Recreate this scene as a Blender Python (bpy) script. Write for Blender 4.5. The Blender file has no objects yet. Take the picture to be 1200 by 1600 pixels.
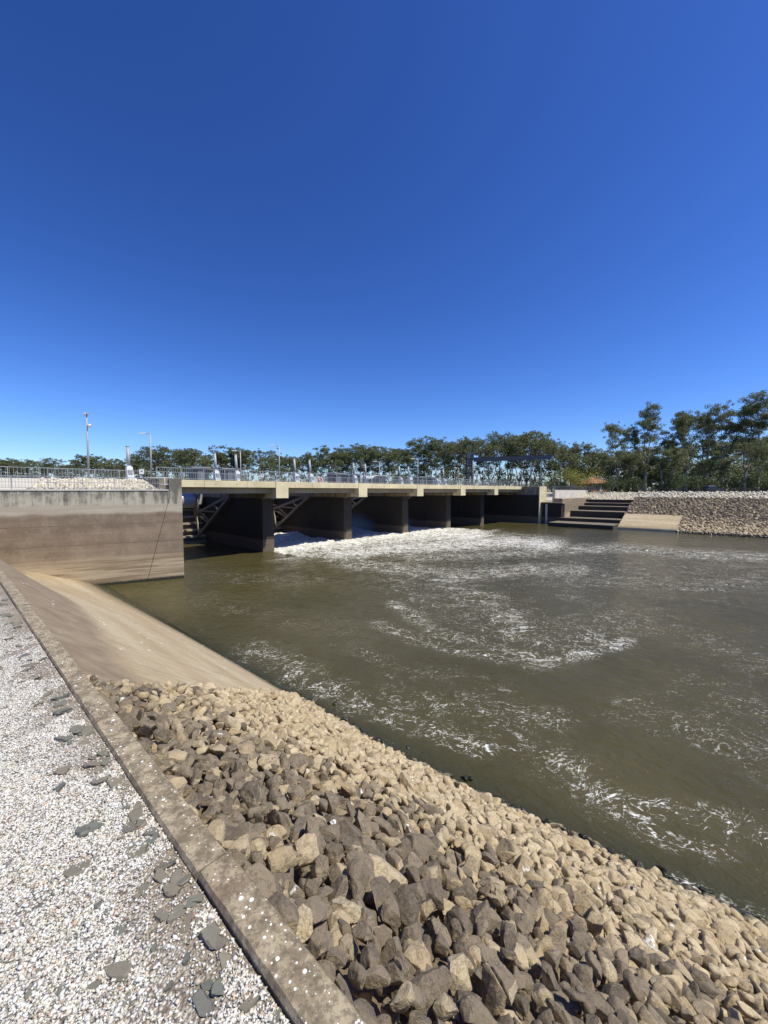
import bpy, bmesh, math, random
import numpy as np
from mathutils import Vector, Matrix, noise as mnoise

# ------------------------------------------------------------------ camera, sky, sun
EYE = 1.8
FPX = 610.0
YH = 767.3
PITCH = math.atan((800 - YH) / FPX)
scene = bpy.context.scene
C = bpy.context.collection
cam_d = bpy.data.cameras.new('camera')
cam = bpy.data.objects.new('camera', cam_d)
C.objects.link(cam)
cam_d.sensor_fit = 'VERTICAL'
cam_d.sensor_height = 36.0
cam_d.lens = FPX / 1600 * 36.0
cam_d.clip_start = 0.05
cam_d.clip_end = 6000
cam.location = (0, 0, EYE)
cam.rotation_euler = (math.pi / 2 - PITCH, 0, 0)
scene.camera = cam

SUN_AZ = (0.93, -0.37)            # horizontal direction towards the sun
SUN_EL = math.radians(60)
world = bpy.data.worlds.new('World')
scene.world = world
world.use_nodes = True
wn = world.node_tree.nodes
wl = world.node_tree.links
wn.clear()
w_out = wn.new('ShaderNodeOutputWorld')
w_bg = wn.new('ShaderNodeBackground')
w_sky = wn.new('ShaderNodeTexSky')
w_sky.sky_type = 'NISHITA'
w_sky.sun_disc = False
w_sky.sun_elevation = SUN_EL
w_sky.sun_rotation = math.atan2(SUN_AZ[0], SUN_AZ[1])
w_sky.altitude = 100
w_sky.air_density = 1.0
w_sky.dust_density = 0.35
w_sky.ozone_density = 3.5
w_hs = wn.new('ShaderNodeHueSaturation')
w_hs.inputs['Saturation'].default_value = 1.12
wl.new(w_sky.outputs[0], w_hs.inputs['Color'])
w_tint = wn.new('ShaderNodeMix')
w_tint.data_type = 'RGBA'
w_tint.blend_type = 'MULTIPLY'
w_tint.inputs[0].default_value = 1.0
w_tint.inputs[7].default_value = (0.60, 0.665, 0.90, 1)
w_gam = wn.new('ShaderNodeGamma')
w_gam.inputs['Gamma'].default_value = 1.4
wl.new(w_hs.outputs[0], w_gam.inputs['Color'])
wl.new(w_gam.outputs[0], w_tint.inputs[6])
wl.new(w_tint.outputs[2], w_bg.inputs['Color'])
w_bg.inputs['Strength'].default_value = 0.085
wl.new(w_bg.outputs[0], w_out.inputs[0])

sun_d = bpy.data.lights.new('sun', 'SUN')
sun = bpy.data.objects.new('sun', sun_d)
C.objects.link(sun)
sun_d.energy = 4.9
sun_d.angle = math.radians(0.5)
sun_d.color = (1.0, 0.955, 0.79)
_h = math.hypot(*SUN_AZ)
SUN_V = Vector((SUN_AZ[0] / _h * math.cos(SUN_EL), SUN_AZ[1] / _h * math.cos(SUN_EL), math.sin(SUN_EL)))
sun.rotation_euler = SUN_V.to_track_quat('Z', 'Y').to_euler()
sun.location = (20, -10, 60)

scene.view_settings.view_transform = 'Standard'
scene.view_settings.look = 'None'
scene.view_settings.exposure = 0.12
scene.view_settings.gamma = 1.0
scene.view_settings.use_curve_mapping = False
scene.cycles.max_bounces = 6
scene.cycles.transparent_max_bounces = 8
scene.cycles.volume_bounces = 0
scene.cycles.use_adaptive_sampling = True

WATER = EYE - 7.2
DECK = EYE + 1.05
SOFFIT = EYE + 0.38
rnd = random.Random(11)
rng = np.random.default_rng(5)


# ------------------------------------------------------------------ survey helpers
def ray(px, py):
    a = (px - 600) / FPX
    b = (800 - py) / FPX
    return Vector((a, math.cos(PITCH) + math.sin(PITCH) * b, -math.sin(PITCH) + math.cos(PITCH) * b))


def atz(px, py, z):
    r = ray(px, py)
    t = (z - EYE) / r.z
    return Vector((r.x * t, r.y * t, z))


def aty(px, py, y):
    r = ray(px, py)
    t = y / r.y
    return Vector((r.x * t, y, EYE + r.z * t))


def project(x, y, z):
    z = z - EYE
    fw = y * math.cos(PITCH) - z * math.sin(PITCH)
    up = y * math.sin(PITCH) + z * math.cos(PITCH)
    return 600 + FPX * x / fw, 800 - FPX * up / fw


TD = Vector((0.7515, -0.66, 0))      # downstream
ND = Vector((0.66, 0.7515, 0))       # across the river, away from our bank


def R(t, n, z=0.0):
    return TD * t + ND * n + Vector((0, 0, z))


BO = Vector((44 * -0.2607, 44.0, 0))
BU = Vector((0.6914, 0.7225, 0))     # along the bridge
BD = Vector((-0.7225, 0.6914, 0))    # upstream
SPAN = 12.44


def B(u, d, z=0.0):
    return BO + BU * u + BD * d + Vector((0, 0, z))


BANG = math.atan2(BU.y, BU.x)
WC = Vector((-16.58, 32.07, 0))      # nose of the wing wall
WS = Vector((-0.859, -0.512, 0))     # along the wing wall, away from the bridge
WN = Vector((-0.512, 0.859, 0))      # behind the wing wall


def Wl(s, b, z=0.0):
    return WC + WS * s + WN * b + Vector((0, 0, z))


# ------------------------------------------------------------------ object helpers
def tag(o, label=None, cat=None, group=None, kind=None):
    if label:
        o['label'] = label
    if cat:
        o['category'] = cat
    if group:
        o['group'] = group
    if kind:
        o['kind'] = kind
    return o


def empty(name, loc=(0, 0, 0), rz=0.0, label=None, cat=None, group=None, kind=None):
    o = bpy.data.objects.new(name, None)
    C.objects.link(o)
    o.empty_display_size = 0.2
    o.location = loc
    o.rotation_euler = (0, 0, rz)
    return tag(o, label, cat, group, kind)


class MB:
    """collects polygons for one mesh object"""

    def __init__(self):
        self.v = []
        self.f = []

    def add(self, vs, fs):
        n = len(self.v)
        self.v.extend([tuple(p) for p in vs])
        self.f.extend([tuple(i + n for i in f) for f in fs])
        return self

    def hexa(self, p):
        """8 corners: 0-3 bottom ring, 4-7 top ring"""
        return self.add(p, [(3, 2, 1, 0), (4, 5, 6, 7), (0, 1, 5, 4), (1, 2, 6, 5), (2, 3, 7, 6), (3, 0, 4, 7)])

    def box(self, x0, x1, y0, y1, z0, z1, fn=None):
        p = [(x0, y0, z0), (x1, y0, z0), (x1, y1, z0), (x0, y1, z0), (x0, y0, z1), (x1, y0, z1), (x1, y1, z1), (x0, y1, z1)]
        if fn:
            p = [fn(*q) for q in p]
        return self.hexa(p)

    def prism(self, poly, z0, z1, fn=None):
        n = len(poly)
        v = [(x, y, z0) for x, y in poly] + [(x, y, z1) for x, y in poly]
        if fn:
            v = [fn(*q) for q in v]
        f = [tuple(range(n - 1, -1, -1)), tuple(range(n, 2 * n))]
        for i in range(n):
            j = (i + 1) % n
            f.append((i, j, n + j, n + i))
        return self.add(v, f)

    def tube(self, a, b, r0, r1=None, sides=8, cap=True):
        a = Vector(a)
        b = Vector(b)
        if r1 is None:
            r1 = r0
        ax = (b - a)
        if ax.length < 1e-6:
            return self
        q = ax.normalized().to_track_quat('Z', 'Y')
        v = []
        for c, r in ((a, r0), (b, r1)):
            for k in range(sides):
                t = 2 * math.pi * k / sides
                v.append(c + q @ Vector((r * math.cos(t), r * math.sin(t), 0)))
        f = [(k, (k + 1) % sides, sides + (k + 1) % sides, sides + k) for k in range(sides)]
        if cap:
            f += [tuple(range(sides - 1, -1, -1)), tuple(range(sides, 2 * sides))]
        return self.add(v, f)

    def path(self, pts, rads, sides=6):
        for i in range(len(pts) - 1):
            self.tube(pts[i], pts[i + 1], rads[i], rads[i + 1], sides)
        return self

    def beam(self, a, b, w, h, up=(0, 0, 1)):
        """rectangular bar from a to b"""
        a = Vector(a)
        b = Vector(b)
        ax = (b - a).normalized()
        upv = Vector(up)
        s = ax.cross(upv)
        if s.length < 1e-5:
            s = ax.cross(Vector((1, 0, 0)))
        s.normalize()
        t = s.cross(ax).normalized()
        s *= w / 2
        t *= h / 2
        return self.hexa([a - s - t, a + s - t, b + s - t, b - s - t, a - s + t, a + s + t, b + s + t, b - s + t])

    def build(self, name, mat, parent=None, smooth=False, bevel=0.0, kind=None, angle=None):
        me = bpy.data.meshes.new(name)
        me.from_pydata(self.v, [], self.f)
        bm = bmesh.new()
        bm.from_mesh(me)
        bmesh.ops.recalc_face_normals(bm, faces=bm.faces)
        if bevel > 0:
            bmesh.ops.bevel(bm, geom=list(bm.edges), offset=bevel, segments=2, profile=0.6, affect='EDGES', clamp_overlap=True)
        bm.to_mesh(me)
        bm.free()
        return link_mesh(name, me, mat, parent, smooth, kind)


def link_mesh(name, me, mat, parent=None, smooth=False, kind=None):
    if smooth:
        me.polygons.foreach_set('use_smooth', np.ones(len(me.polygons), dtype=bool))
    if mat is not None:
        me.materials.append(mat)
    o = bpy.data.objects.new(name, me)
    C.objects.link(o)
    if parent is not None:
        o.parent = parent
    if kind:
        o['kind'] = kind
    return o


def np_mesh(name, v, f):
    """v (n,3), f (m,k) arrays"""
    me = bpy.data.meshes.new(name)
    k = f.shape[1]
    me.vertices.add(len(v))
    me.vertices.foreach_set('co', np.ascontiguousarray(v, dtype=np.float32).ravel())
    me.loops.add(f.size)
    me.loops.foreach_set('vertex_index', np.ascontiguousarray(f, dtype=np.int32).ravel())
    me.polygons.add(len(f))
    me.polygons.foreach_set('loop_start', np.arange(0, f.size, k, dtype=np.int32))
    me.polygons.foreach_set('loop_total', np.full(len(f), k, dtype=np.int32))
    me.update(calc_edges=True)
    return me


def copy_tree(o, parent=None):
    c = o.copy()
    C.objects.link(c)
    if parent is not None:
        c.parent = parent
    for ch in list(o.children):
        copy_tree(ch, c)
    return c


# ------------------------------------------------------------------ material helpers
class Mat:
    def __init__(self, name):
        self.m = bpy.data.materials.new(name)
        self.m.use_nodes = True
        self.nt = self.m.node_tree
        self.nt.nodes.clear()
        self.out = self.nt.nodes.new('ShaderNodeOutputMaterial')
        self.bsdf = self.nt.nodes.new('ShaderNodeBsdfPrincipled')
        self.nt.links.new(self.bsdf.outputs[0], self.out.inputs[0])
        self.geo = self.nt.nodes.new('ShaderNodeNewGeometry')
        self.pos = self.geo.outputs['Position']

    def set(self, sock, v):
        if hasattr(v, 'is_linked') or hasattr(v, 'links'):
            self.nt.links.new(v, sock)
        else:
            if isinstance(v, (tuple, list)) and len(v) == 3 and sock.type == 'RGBA':
                v = (*v, 1)
            sock.default_value = v

    def new(self, t):
        return self.nt.nodes.new(t)

    def math(self, op, a, b=None, c=None, clamp=False):
        n = self.new('ShaderNodeMath')
        n.operation = op
        n.use_clamp = clamp
        self.set(n.inputs[0], a)
        if b is not None:
            self.set(n.inputs[1], b)
        if c is not None:
            self.set(n.inputs[2], c)
        return n.outputs[0]

    def mapping(self, vec, scale=(1, 1, 1), rot=(0, 0, 0), loc=(0, 0, 0)):
        n = self.new('ShaderNodeMapping')
        self.set(n.inputs['Vector'], vec)
        n.inputs['Scale'].default_value = scale
        n.inputs['Rotation'].default_value = rot
        n.inputs['Location'].default_value = loc
        return n.outputs[0]

    def noise(self, scale, detail=4, rough=0.55, vec=None, dist=0.0, out='Fac'):
        n = self.new('ShaderNodeTexNoise')
        self.set(n.inputs['Vector'], vec if vec is not None else self.pos)
        n.inputs['Scale'].default_value = scale
        n.inputs['Detail'].default_value = detail
        n.inputs['Roughness'].default_value = rough
        n.inputs['Distortion'].default_value = dist
        return n.outputs[out]

    def voronoi(self, scale, vec=None, feature='F1', out='Distance', rand=1.0):
        n = self.new('ShaderNodeTexVoronoi')
        n.feature = feature
        self.set(n.inputs['Vector'], vec if vec is not None else self.pos)
        n.inputs['Scale'].default_value = scale
        n.inputs['Randomness'].default_value = rand
        return n.outputs[out]

    def ramp(self, fac, stops, interp='LINEAR'):
        n = self.new('ShaderNodeValToRGB')
        n.color_ramp.interpolation = interp
        els = n.color_ramp.elements
        while len(els) < len(stops):
            els.new(0.5)
        for e, (p, c) in zip(els, stops):
            e.position = p
            if isinstance(c, (int, float)):
                c = (c, c, c)
            e.color = (*c, 1)
        self.set(n.inputs[0], fac)
        return n.outputs[0]

    def step(self, x, lo, hi):
        n = self.new('ShaderNodeMapRange')
        n.interpolation_type = 'SMOOTHSTEP'
        self.set(n.inputs['Value'], x)
        self.set(n.inputs['From Min'], lo)
        self.set(n.inputs['From Max'], hi)
        return n.outputs[0]

    def mix(self, f, a, b, mode='MIX'):
        n = self.new('ShaderNodeMix')
        n.data_type = 'RGBA'
        n.blend_type = mode
        self.set(n.inputs['Factor'], f)
        self.set(n.inputs['A'] if False else n.inputs[6], a)
        self.set(n.inputs[7], b)
        return n.outputs[2]

    def xyz(self, vec=None):
        n = self.new('ShaderNodeSeparateXYZ')
        self.set(n.inputs[0], vec if vec is not None else self.pos)
        return n.outputs

    def bump(self, h, strength=0.4, dist=0.02):
        n = self.new('ShaderNodeBump')
        n.inputs['Strength'].default_value = strength
        n.inputs['Distance'].default_value = dist
        self.set(n.inputs['Height'], h)
        self.set(self.bsdf.inputs['Normal'], n.outputs[0])
        return n.outputs[0]

    def base(self, c, rough=0.85, metal=0.0, spec=None):
        self.set(self.bsdf.inputs['Base Color'], c)
        self.set(self.bsdf.inputs['Roughness'], rough)
        self.set(self.bsdf.inputs['Metallic'], metal)
        if spec is not None:
            self.bsdf.inputs['Specular IOR Level'].default_value = spec
        return self


def simple(name, col, rough=0.6, metal=0.0, var=0.12, scale=3.0):
    m = Mat(name)
    n = m.noise(scale, 5, 0.6)
    c = m.mix(n, tuple(x * (1 - var * 2) for x in col), tuple(min(1, x * (1 + var * 2)) for x in col))
    m.base(c, rough, metal)
    return m.m


def concrete(name, light=(0.44, 0.38, 0.28), dark=(0.14, 0.12, 0.095), streak=0.5, bump=0.25):
    m = Mat(name)
    big = m.noise(0.5, 5, 0.6)
    fine = m.noise(14, 6, 0.7)
    st = m.noise(1.0, 5, 0.65, vec=m.mapping(m.pos, (2.6, 2.6, 0.18)))
    f = m.step(st, 0.66 - streak * 0.2, 0.78)
    c = m.mix(m.step(big, 0.3, 0.7), tuple(x * 0.84 for x in light), tuple(x * 1.1 for x in light))
    c = m.mix(m.math('MULTIPLY', f, streak), c, dark)
    c = m.mix(m.math('MULTIPLY', m.step(fine, 0.5, 0.8), 0.35), c, tuple(x * 0.6 for x in light))
    m.base(c, 0.9)
    m.bump(m.math('ADD', fine, m.math('MULTIPLY', big, 0.5)), bump, 0.02)
    return m.m


M = {}
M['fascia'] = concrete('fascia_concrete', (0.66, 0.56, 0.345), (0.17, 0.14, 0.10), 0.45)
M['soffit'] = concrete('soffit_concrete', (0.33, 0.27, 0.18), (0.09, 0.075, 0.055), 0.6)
M['pale_concrete'] = concrete('pale_concrete', (0.58, 0.54, 0.46), (0.24, 0.21, 0.17), 0.5)
M['galv'] = simple('galvanised_steel', (0.34, 0.35, 0.36), 0.55, 0.1, 0.1)
M['galv_dark'] = simple('weathered_steel', (0.17, 0.18, 0.19), 0.55, 0.3, 0.12)
M['white_paint'] = simple('white_paint', (0.60, 0.61, 0.60), 0.4, 0, 0.05)
M['dark_blue'] = simple('dark_blue_sheet', (0.022, 0.028, 0.045), 0.5, 0.1, 0.1)
M['gantry'] = simple('gantry_paint', (0.075, 0.085, 0.105), 0.5, 0.1, 0.12)
M['rust_steel'] = simple('rust_stained_steel', (0.215, 0.18, 0.142), 0.75, 0.1, 0.3, 4)
M['rib'] = simple('silted_gate_steel', (0.36, 0.30, 0.22), 0.85, 0, 0.3, 3)
M['drum'] = simple('grey_drum_paint', (0.42, 0.44, 0.46), 0.4, 0.2, 0.08)
M['orange'] = simple('orange_plastic', (0.62, 0.13, 0.05), 0.5)
M['glass_dark'] = simple('dark_glass', (0.02, 0.025, 0.03), 0.1)
M['fence_dark'] = simple('dark_fence_wire', (0.05, 0.055, 0.06), 0.6, 0.3)
M['brick'] = simple('house_brick', (0.30, 0.16, 0.10), 0.9)
M['roof_tile'] = simple('terracotta_tile', (0.36, 0.16, 0.09), 0.9, 0, 0.2, 6)
M['bark'] = simple('gum_bark', (0.30, 0.26, 0.21), 0.9, 0, 0.35, 1.5)


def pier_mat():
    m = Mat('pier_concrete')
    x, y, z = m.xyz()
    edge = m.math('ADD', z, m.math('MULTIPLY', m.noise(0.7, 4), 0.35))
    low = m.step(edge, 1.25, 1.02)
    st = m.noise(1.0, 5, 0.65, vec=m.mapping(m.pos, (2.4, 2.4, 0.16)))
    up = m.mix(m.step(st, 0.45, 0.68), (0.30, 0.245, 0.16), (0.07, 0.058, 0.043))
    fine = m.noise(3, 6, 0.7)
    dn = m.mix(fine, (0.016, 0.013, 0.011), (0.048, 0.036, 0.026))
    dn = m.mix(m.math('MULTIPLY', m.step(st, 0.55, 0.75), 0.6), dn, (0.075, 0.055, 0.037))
    foot = m.step(m.math('ADD', z, m.math('MULTIPLY', m.noise(5, 3), 0.4)), WATER + 1.75, WATER + 1.6)  # lighter foot paints in the sunlit strip below the deck's shadow
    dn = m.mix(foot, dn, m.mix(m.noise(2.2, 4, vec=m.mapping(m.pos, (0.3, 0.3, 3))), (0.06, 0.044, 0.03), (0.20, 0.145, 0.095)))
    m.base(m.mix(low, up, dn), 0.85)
    m.bump(fine, 0.2, 0.03)
    return m.m


def wing_wall_mat():
    m = Mat('wing_wall_concrete')
    x, y, z = m.xyz()
    zn = m.math('ADD', z, m.math('MULTIPLY', m.math('SUBTRACT', m.noise(0.6, 4), 0.5), 0.5))
    fine = m.noise(9, 7, 0.72)
    st = m.noise(1.0, 6, 0.7, vec=m.mapping(m.pos, (2.0, 2.0, 0.10)))
    st2 = m.noise(1.0, 5, 0.7, vec=m.mapping(m.pos, (0.7, 0.7, 0.05), loc=(7, 3, 0)))
    hz = m.noise(1.0, 6, 0.65, vec=m.mapping(m.pos, (0.16, 0.16, 3.4)))
    hz2 = m.noise(1.0, 4, 0.6, vec=m.mapping(m.pos, (0.07, 0.07, 1.3), loc=(3, 9, 5)))
    st3 = m.noise(1.0, 6, 0.75, vec=m.mapping(m.pos, (3.4, 3.4, 0.55), loc=(1, 8, 2)))
    blot = m.noise(1.4, 5, 0.7)
    mk = m.math('ADD', m.math('MULTIPLY', st, 0.45), m.math('ADD', m.math('MULTIPLY', st3, 0.35), m.math('MULTIPLY', blot, 0.3)))
    mk = m.math('ADD', mk, m.math('MULTIPLY', m.math('SUBTRACT', z, 1.2), 0.07))
    top = m.mix(m.step(mk, 0.48, 0.64), (0.48, 0.43, 0.33), (0.15, 0.137, 0.108))
    mid = m.mix(m.step(hz, 0.35, 0.65), (0.40, 0.335, 0.245), (0.50, 0.435, 0.33))
    mid = m.mix(m.math('MULTIPLY', m.step(st, 0.55, 0.75), 0.45), mid, (0.22, 0.18, 0.13))
    brown = m.mix(m.step(hz2, 0.3, 0.7), (0.205, 0.148, 0.098), (0.30, 0.222, 0.148))
    brown = m.mix(m.math('MULTIPLY', m.step(st2, 0.45, 0.7), 0.35), brown, (0.17, 0.125, 0.085))
    mott = m.noise(1.1, 7, 0.72)
    brown = m.mix(m.math('MULTIPLY', m.step(mott, 0.48, 0.66), 0.55), brown, (0.34, 0.265, 0.19))
    brown = m.mix(m.math('MULTIPLY', m.step(mott, 0.46, 0.34), 0.5), brown, (0.14, 0.10, 0.068))
    lift = m.math('ABSOLUTE', m.math('SUBTRACT', m.math('FRACT', m.math('DIVIDE', m.math('ADD', z, m.math('MULTIPLY', blot, 0.03)), 1.45)), 0.5))
    brown = m.mix(m.math('MULTIPLY', m.step(lift, 0.013, 0.006), m.step(mott, 0.40, 0.52)), brown, (0.085, 0.06, 0.042))
    tan = m.mix(m.step(hz, 0.4, 0.6), (0.25, 0.175, 0.10), (0.46, 0.365, 0.245))
    c = m.mix(m.step(zn, 0.82, 0.70), top, mid)
    c = m.mix(m.step(zn, 0.28, -0.05), c, brown)
    c = m.mix(m.step(zn, WATER + 2.6, WATER + 1.5), c, tan)
    c = m.mix(m.step(m.math('ADD', z, m.math('MULTIPLY', fine, 0.25)), WATER + 0.50, WATER + 0.28), c, (0.022, 0.024, 0.013))
    c = m.mix(m.math('MULTIPLY', m.step(fine, 0.5, 0.75), 0.3), c, (0.16, 0.12, 0.085))
    m.base(c, 0.9)
    m.bump(m.math('ADD', fine, m.math('MULTIPLY', hz, 0.7)), 0.3, 0.02)
    return m.m


M['step'] = concrete('shaded_step_concrete', (0.05, 0.04, 0.03), (0.018, 0.014, 0.011), 0.6)  # shade on the risers is put into this dark colour
M['tread'] = concrete('lit_tread_concrete', (0.17, 0.14, 0.10), (0.06, 0.05, 0.038), 0.6)  # lit copy of the step concrete, lighter for the treads
M['pier'] = pier_mat()
M['wing'] = wing_wall_mat()


def apron_mat():
    m = Mat('apron_concrete')
    x, y, z = m.xyz()
    rt = m.new('ShaderNodeVectorRotate')
    rt.rotation_type = 'Z_AXIS'
    m.set(rt.inputs['Vector'], m.pos)
    rt.inputs['Angle'].default_value = math.atan2(0.66, 0.7515)
    q = rt.outputs[0]      # x = along the river, y = across
    zn = m.math('ADD', z, m.math('MULTIPLY', m.math('SUBTRACT', m.noise(0.35, 5, 0.6), 0.5), 0.5))
    fine = m.noise(10, 7, 0.7)
    band = m.noise(1.0, 5, 0.6, vec=m.mapping(q, (0.10, 0.9, 0.1)))
    brush = m.noise(1.0, 5, 0.65, vec=m.mapping(q, (7, 0.7, 0.5)))
    dark = m.mix(m.step(m.noise(2.5, 6, 0.7), 0.3, 0.7), (0.19, 0.14, 0.087), (0.31, 0.237, 0.153))
    dark = m.mix(m.math('MULTIPLY', m.step(fine, 0.5, 0.7), 0.4), dark, (0.13, 0.095, 0.065))
    tan = m.mix(m.step(band, 0.35, 0.65), (0.38, 0.285, 0.165), (0.47, 0.385, 0.25))
    tan = m.mix(m.math('MULTIPLY', m.step(fine, 0.45, 0.75), 0.35), tan, (0.34, 0.25, 0.16))
    td = m.new('ShaderNodeVectorMath')
    td.operation = 'DOT_PRODUCT'
    m.set(td.inputs[0], m.pos)
    td.inputs[1].default_value = TD
    thr = m.math('MULTIPLY_ADD', m.math('MINIMUM', m.math('ADD', td.outputs['Value'], 7.0), 0.0), 0.10, -0.82)
    over = m.math('SUBTRACT', zn, thr)
    c = m.mix(m.step(m.math('ADD', over, m.math('MULTIPLY', m.math('SUBTRACT', fine, 0.5), 0.5)), 0.14, -0.2), dark, tan)
    c = m.mix(m.math('MULTIPLY', m.step(brush, 0.45, 0.68), 0.4), c, (0.22, 0.165, 0.11))
    c = m.mix(m.math('MULTIPLY', m.step(m.noise(1.3, 7, 0.75), 0.5, 0.68), 0.35), c, (0.24, 0.185, 0.12))
    low = m.step(m.math('ADD', z, m.math('MULTIPLY', fine, 0.3)), WATER + 1.0, WATER + 0.5)
    c = m.mix(m.math('MULTIPLY', low, 0.75), c, (0.16, 0.125, 0.065))
    wet = m.step(m.math('ADD', z, m.math('MULTIPLY', fine, 0.2)), WATER + 0.60, WATER + 0.34)
    c = m.mix(wet, c, (0.028, 0.03, 0.014))
    # bird droppings: short white dashes running down the slope
    dv = m.mapping(q, (1.5, 4.2, 0.01), rot=(0, 0, 0.75))
    dd = m.voronoi(1.6, dv)
    dc = m.voronoi(1.6, dv, out='Color')
    r = m.xyz(dc)
    drop = m.math('MULTIPLY', m.step(dd, 0.20, 0.12), m.step(r[0], 0.55, 0.57))
    drop = m.math('MULTIPLY', drop, m.step(m.noise(6, 3), 0.38, 0.5))
    drop = m.math('MULTIPLY', drop, m.step(m.noise(0.3, 2), 0.40, 0.52))
    c = m.mix(drop, c, (0.80, 0.77, 0.70))
    m.base(c, m.mix(wet, (0.88,) * 3, (0.3,) * 3))
    m.bump(m.math('ADD', fine, brush), 0.25, 0.015)
    return m.m


M['apron'] = apron_mat()


def kerb_mat():
    m = Mat('kerb_concrete')
    big = m.noise(2.2, 5, 0.6)
    fine = m.noise(38, 7, 0.75)
    mid = m.noise(11, 5, 0.7)
    c = m.mix(m.step(mid, 0.38, 0.62), (0.19, 0.145, 0.09), (0.40, 0.325, 0.215))
    c = m.mix(m.math('MULTIPLY', m.step(big, 0.5, 0.75), 0.6), c, (0.25, 0.165, 0.105))
    c = m.mix(m.math('MULTIPLY', m.step(fine, 0.47, 0.6), 0.65), c, (0.11, 0.088, 0.06))
    c = m.mix(m.math('MULTIPLY', m.step(m.noise(60, 3), 0.6, 0.75), 0.5), c, (0.52, 0.47, 0.36))
    nz = m.xyz(m.geo.outputs['Normal'])[2]
    wob = m.mapping(m.pos, (1, 1, 0.0))
    for sc, thr, pick in ((13, 0.10, 0.45), (26, 0.14, 0.35), (48, 0.16, 0.45), (5.2, 0.06, 0.5)):
        d = m.voronoi(sc, wob)
        rc = m.xyz(m.voronoi(sc, wob, out='Color'))
        rad = m.math('MULTIPLY', rc[1], thr * 1.5)
        s = m.math('MULTIPLY', m.step(m.math('SUBTRACT', d, rad), 0.03, 0.0), m.step(rc[0], pick, pick + 0.02))
        s = m.math('MULTIPLY', s, m.step(nz, 0.6, 0.8))
        c = m.mix(s, c, (0.80, 0.79, 0.73))
    m.base(c, 0.92)
    m.bump(m.math('ADD', fine, m.math('MULTIPLY', mid, 1.2)), 0.5, 0.008)
    return m.m


M['kerb'] = kerb_mat()


def gravel_mat():
    m = Mat('gravel_bed')
    v = m.voronoi(88)
    col = m.voronoi(88, out='Color')
    r = m.xyz(col)
    c = m.ramp(r[0], [(0, (0.16, 0.15, 0.14)), (0.12, (0.34, 0.29, 0.23)), (0.3, (0.62, 0.58, 0.50)), (0.55, (0.78, 0.75, 0.69)), (0.8, (0.66, 0.56, 0.42)), (0.9, (0.86, 0.85, 0.81))], 'CONSTANT')
    c = m.mix(m.step(v, 0.45, 0.85), c, (0.14, 0.115, 0.09))
    t = m.new('ShaderNodeVectorMath')
    t.operation = 'DOT_PRODUCT'
    m.set(t.inputs[0], m.pos)
    t.inputs[1].default_value = ND
    near = m.step(m.math('ADD', t.outputs['Value'], m.math('MULTIPLY', m.noise(1.6, 5, 0.6), 1.1)), 0.82, 1.28)
    c = m.mix(m.math('MULTIPLY', near, 0.8), c, m.mix(m.noise(7, 5, 0.7), (0.13, 0.10, 0.07), (0.34, 0.27, 0.19)))
    m.base(c, 0.9)
    m.bump(m.math('SUBTRACT', 1.0, v), 0.9, 0.012)
    return m.m


M['gravel'] = gravel_mat()


def pebble_mat():
    m = Mat('quartz_pebble')
    r = m.geo.outputs['Random Per Island']
    c = m.ramp(r, [(0, (0.10, 0.105, 0.105)), (0.055, (0.27, 0.24, 0.20)), (0.12, (0.46, 0.39, 0.31)), (0.2, (0.60, 0.57, 0.52)), (0.38, (0.72, 0.70, 0.65)), (0.60, (0.80, 0.78, 0.73)), (0.80, (0.70, 0.61, 0.47)), (0.86, (0.58, 0.36, 0.22)), (0.88, (0.86, 0.85, 0.82))], 'CONSTANT')
    c = m.mix(m.math('MULTIPLY_ADD', m.noise(150, 3), 0.35, 0.12), c, (0.42, 0.365, 0.28))
    m.base(c, 0.7)
    return m.m


M['pebble'] = pebble_mat()


def slate_mat():
    m = Mat('slate')
    oi = m.new('ShaderNodeObjectInfo')
    c = m.ramp(oi.outputs['Random'], [(0, (0.12, 0.135, 0.11)), (0.35, (0.19, 0.17, 0.12)), (0.6, (0.22, 0.175, 0.115)), (0.8, (0.11, 0.115, 0.10)), (1, (0.25, 0.205, 0.14))])
    n = m.noise(25, 6, 0.7)
    c = m.mix(n, m.mix(0.4, c, (0.05, 0.05, 0.045)), m.mix(0.25, c, (0.30, 0.28, 0.23)))
    m.base(c, 0.7)
    m.bump(n, 0.6, 0.006)
    return m.m


M['slate'] = slate_mat()


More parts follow.
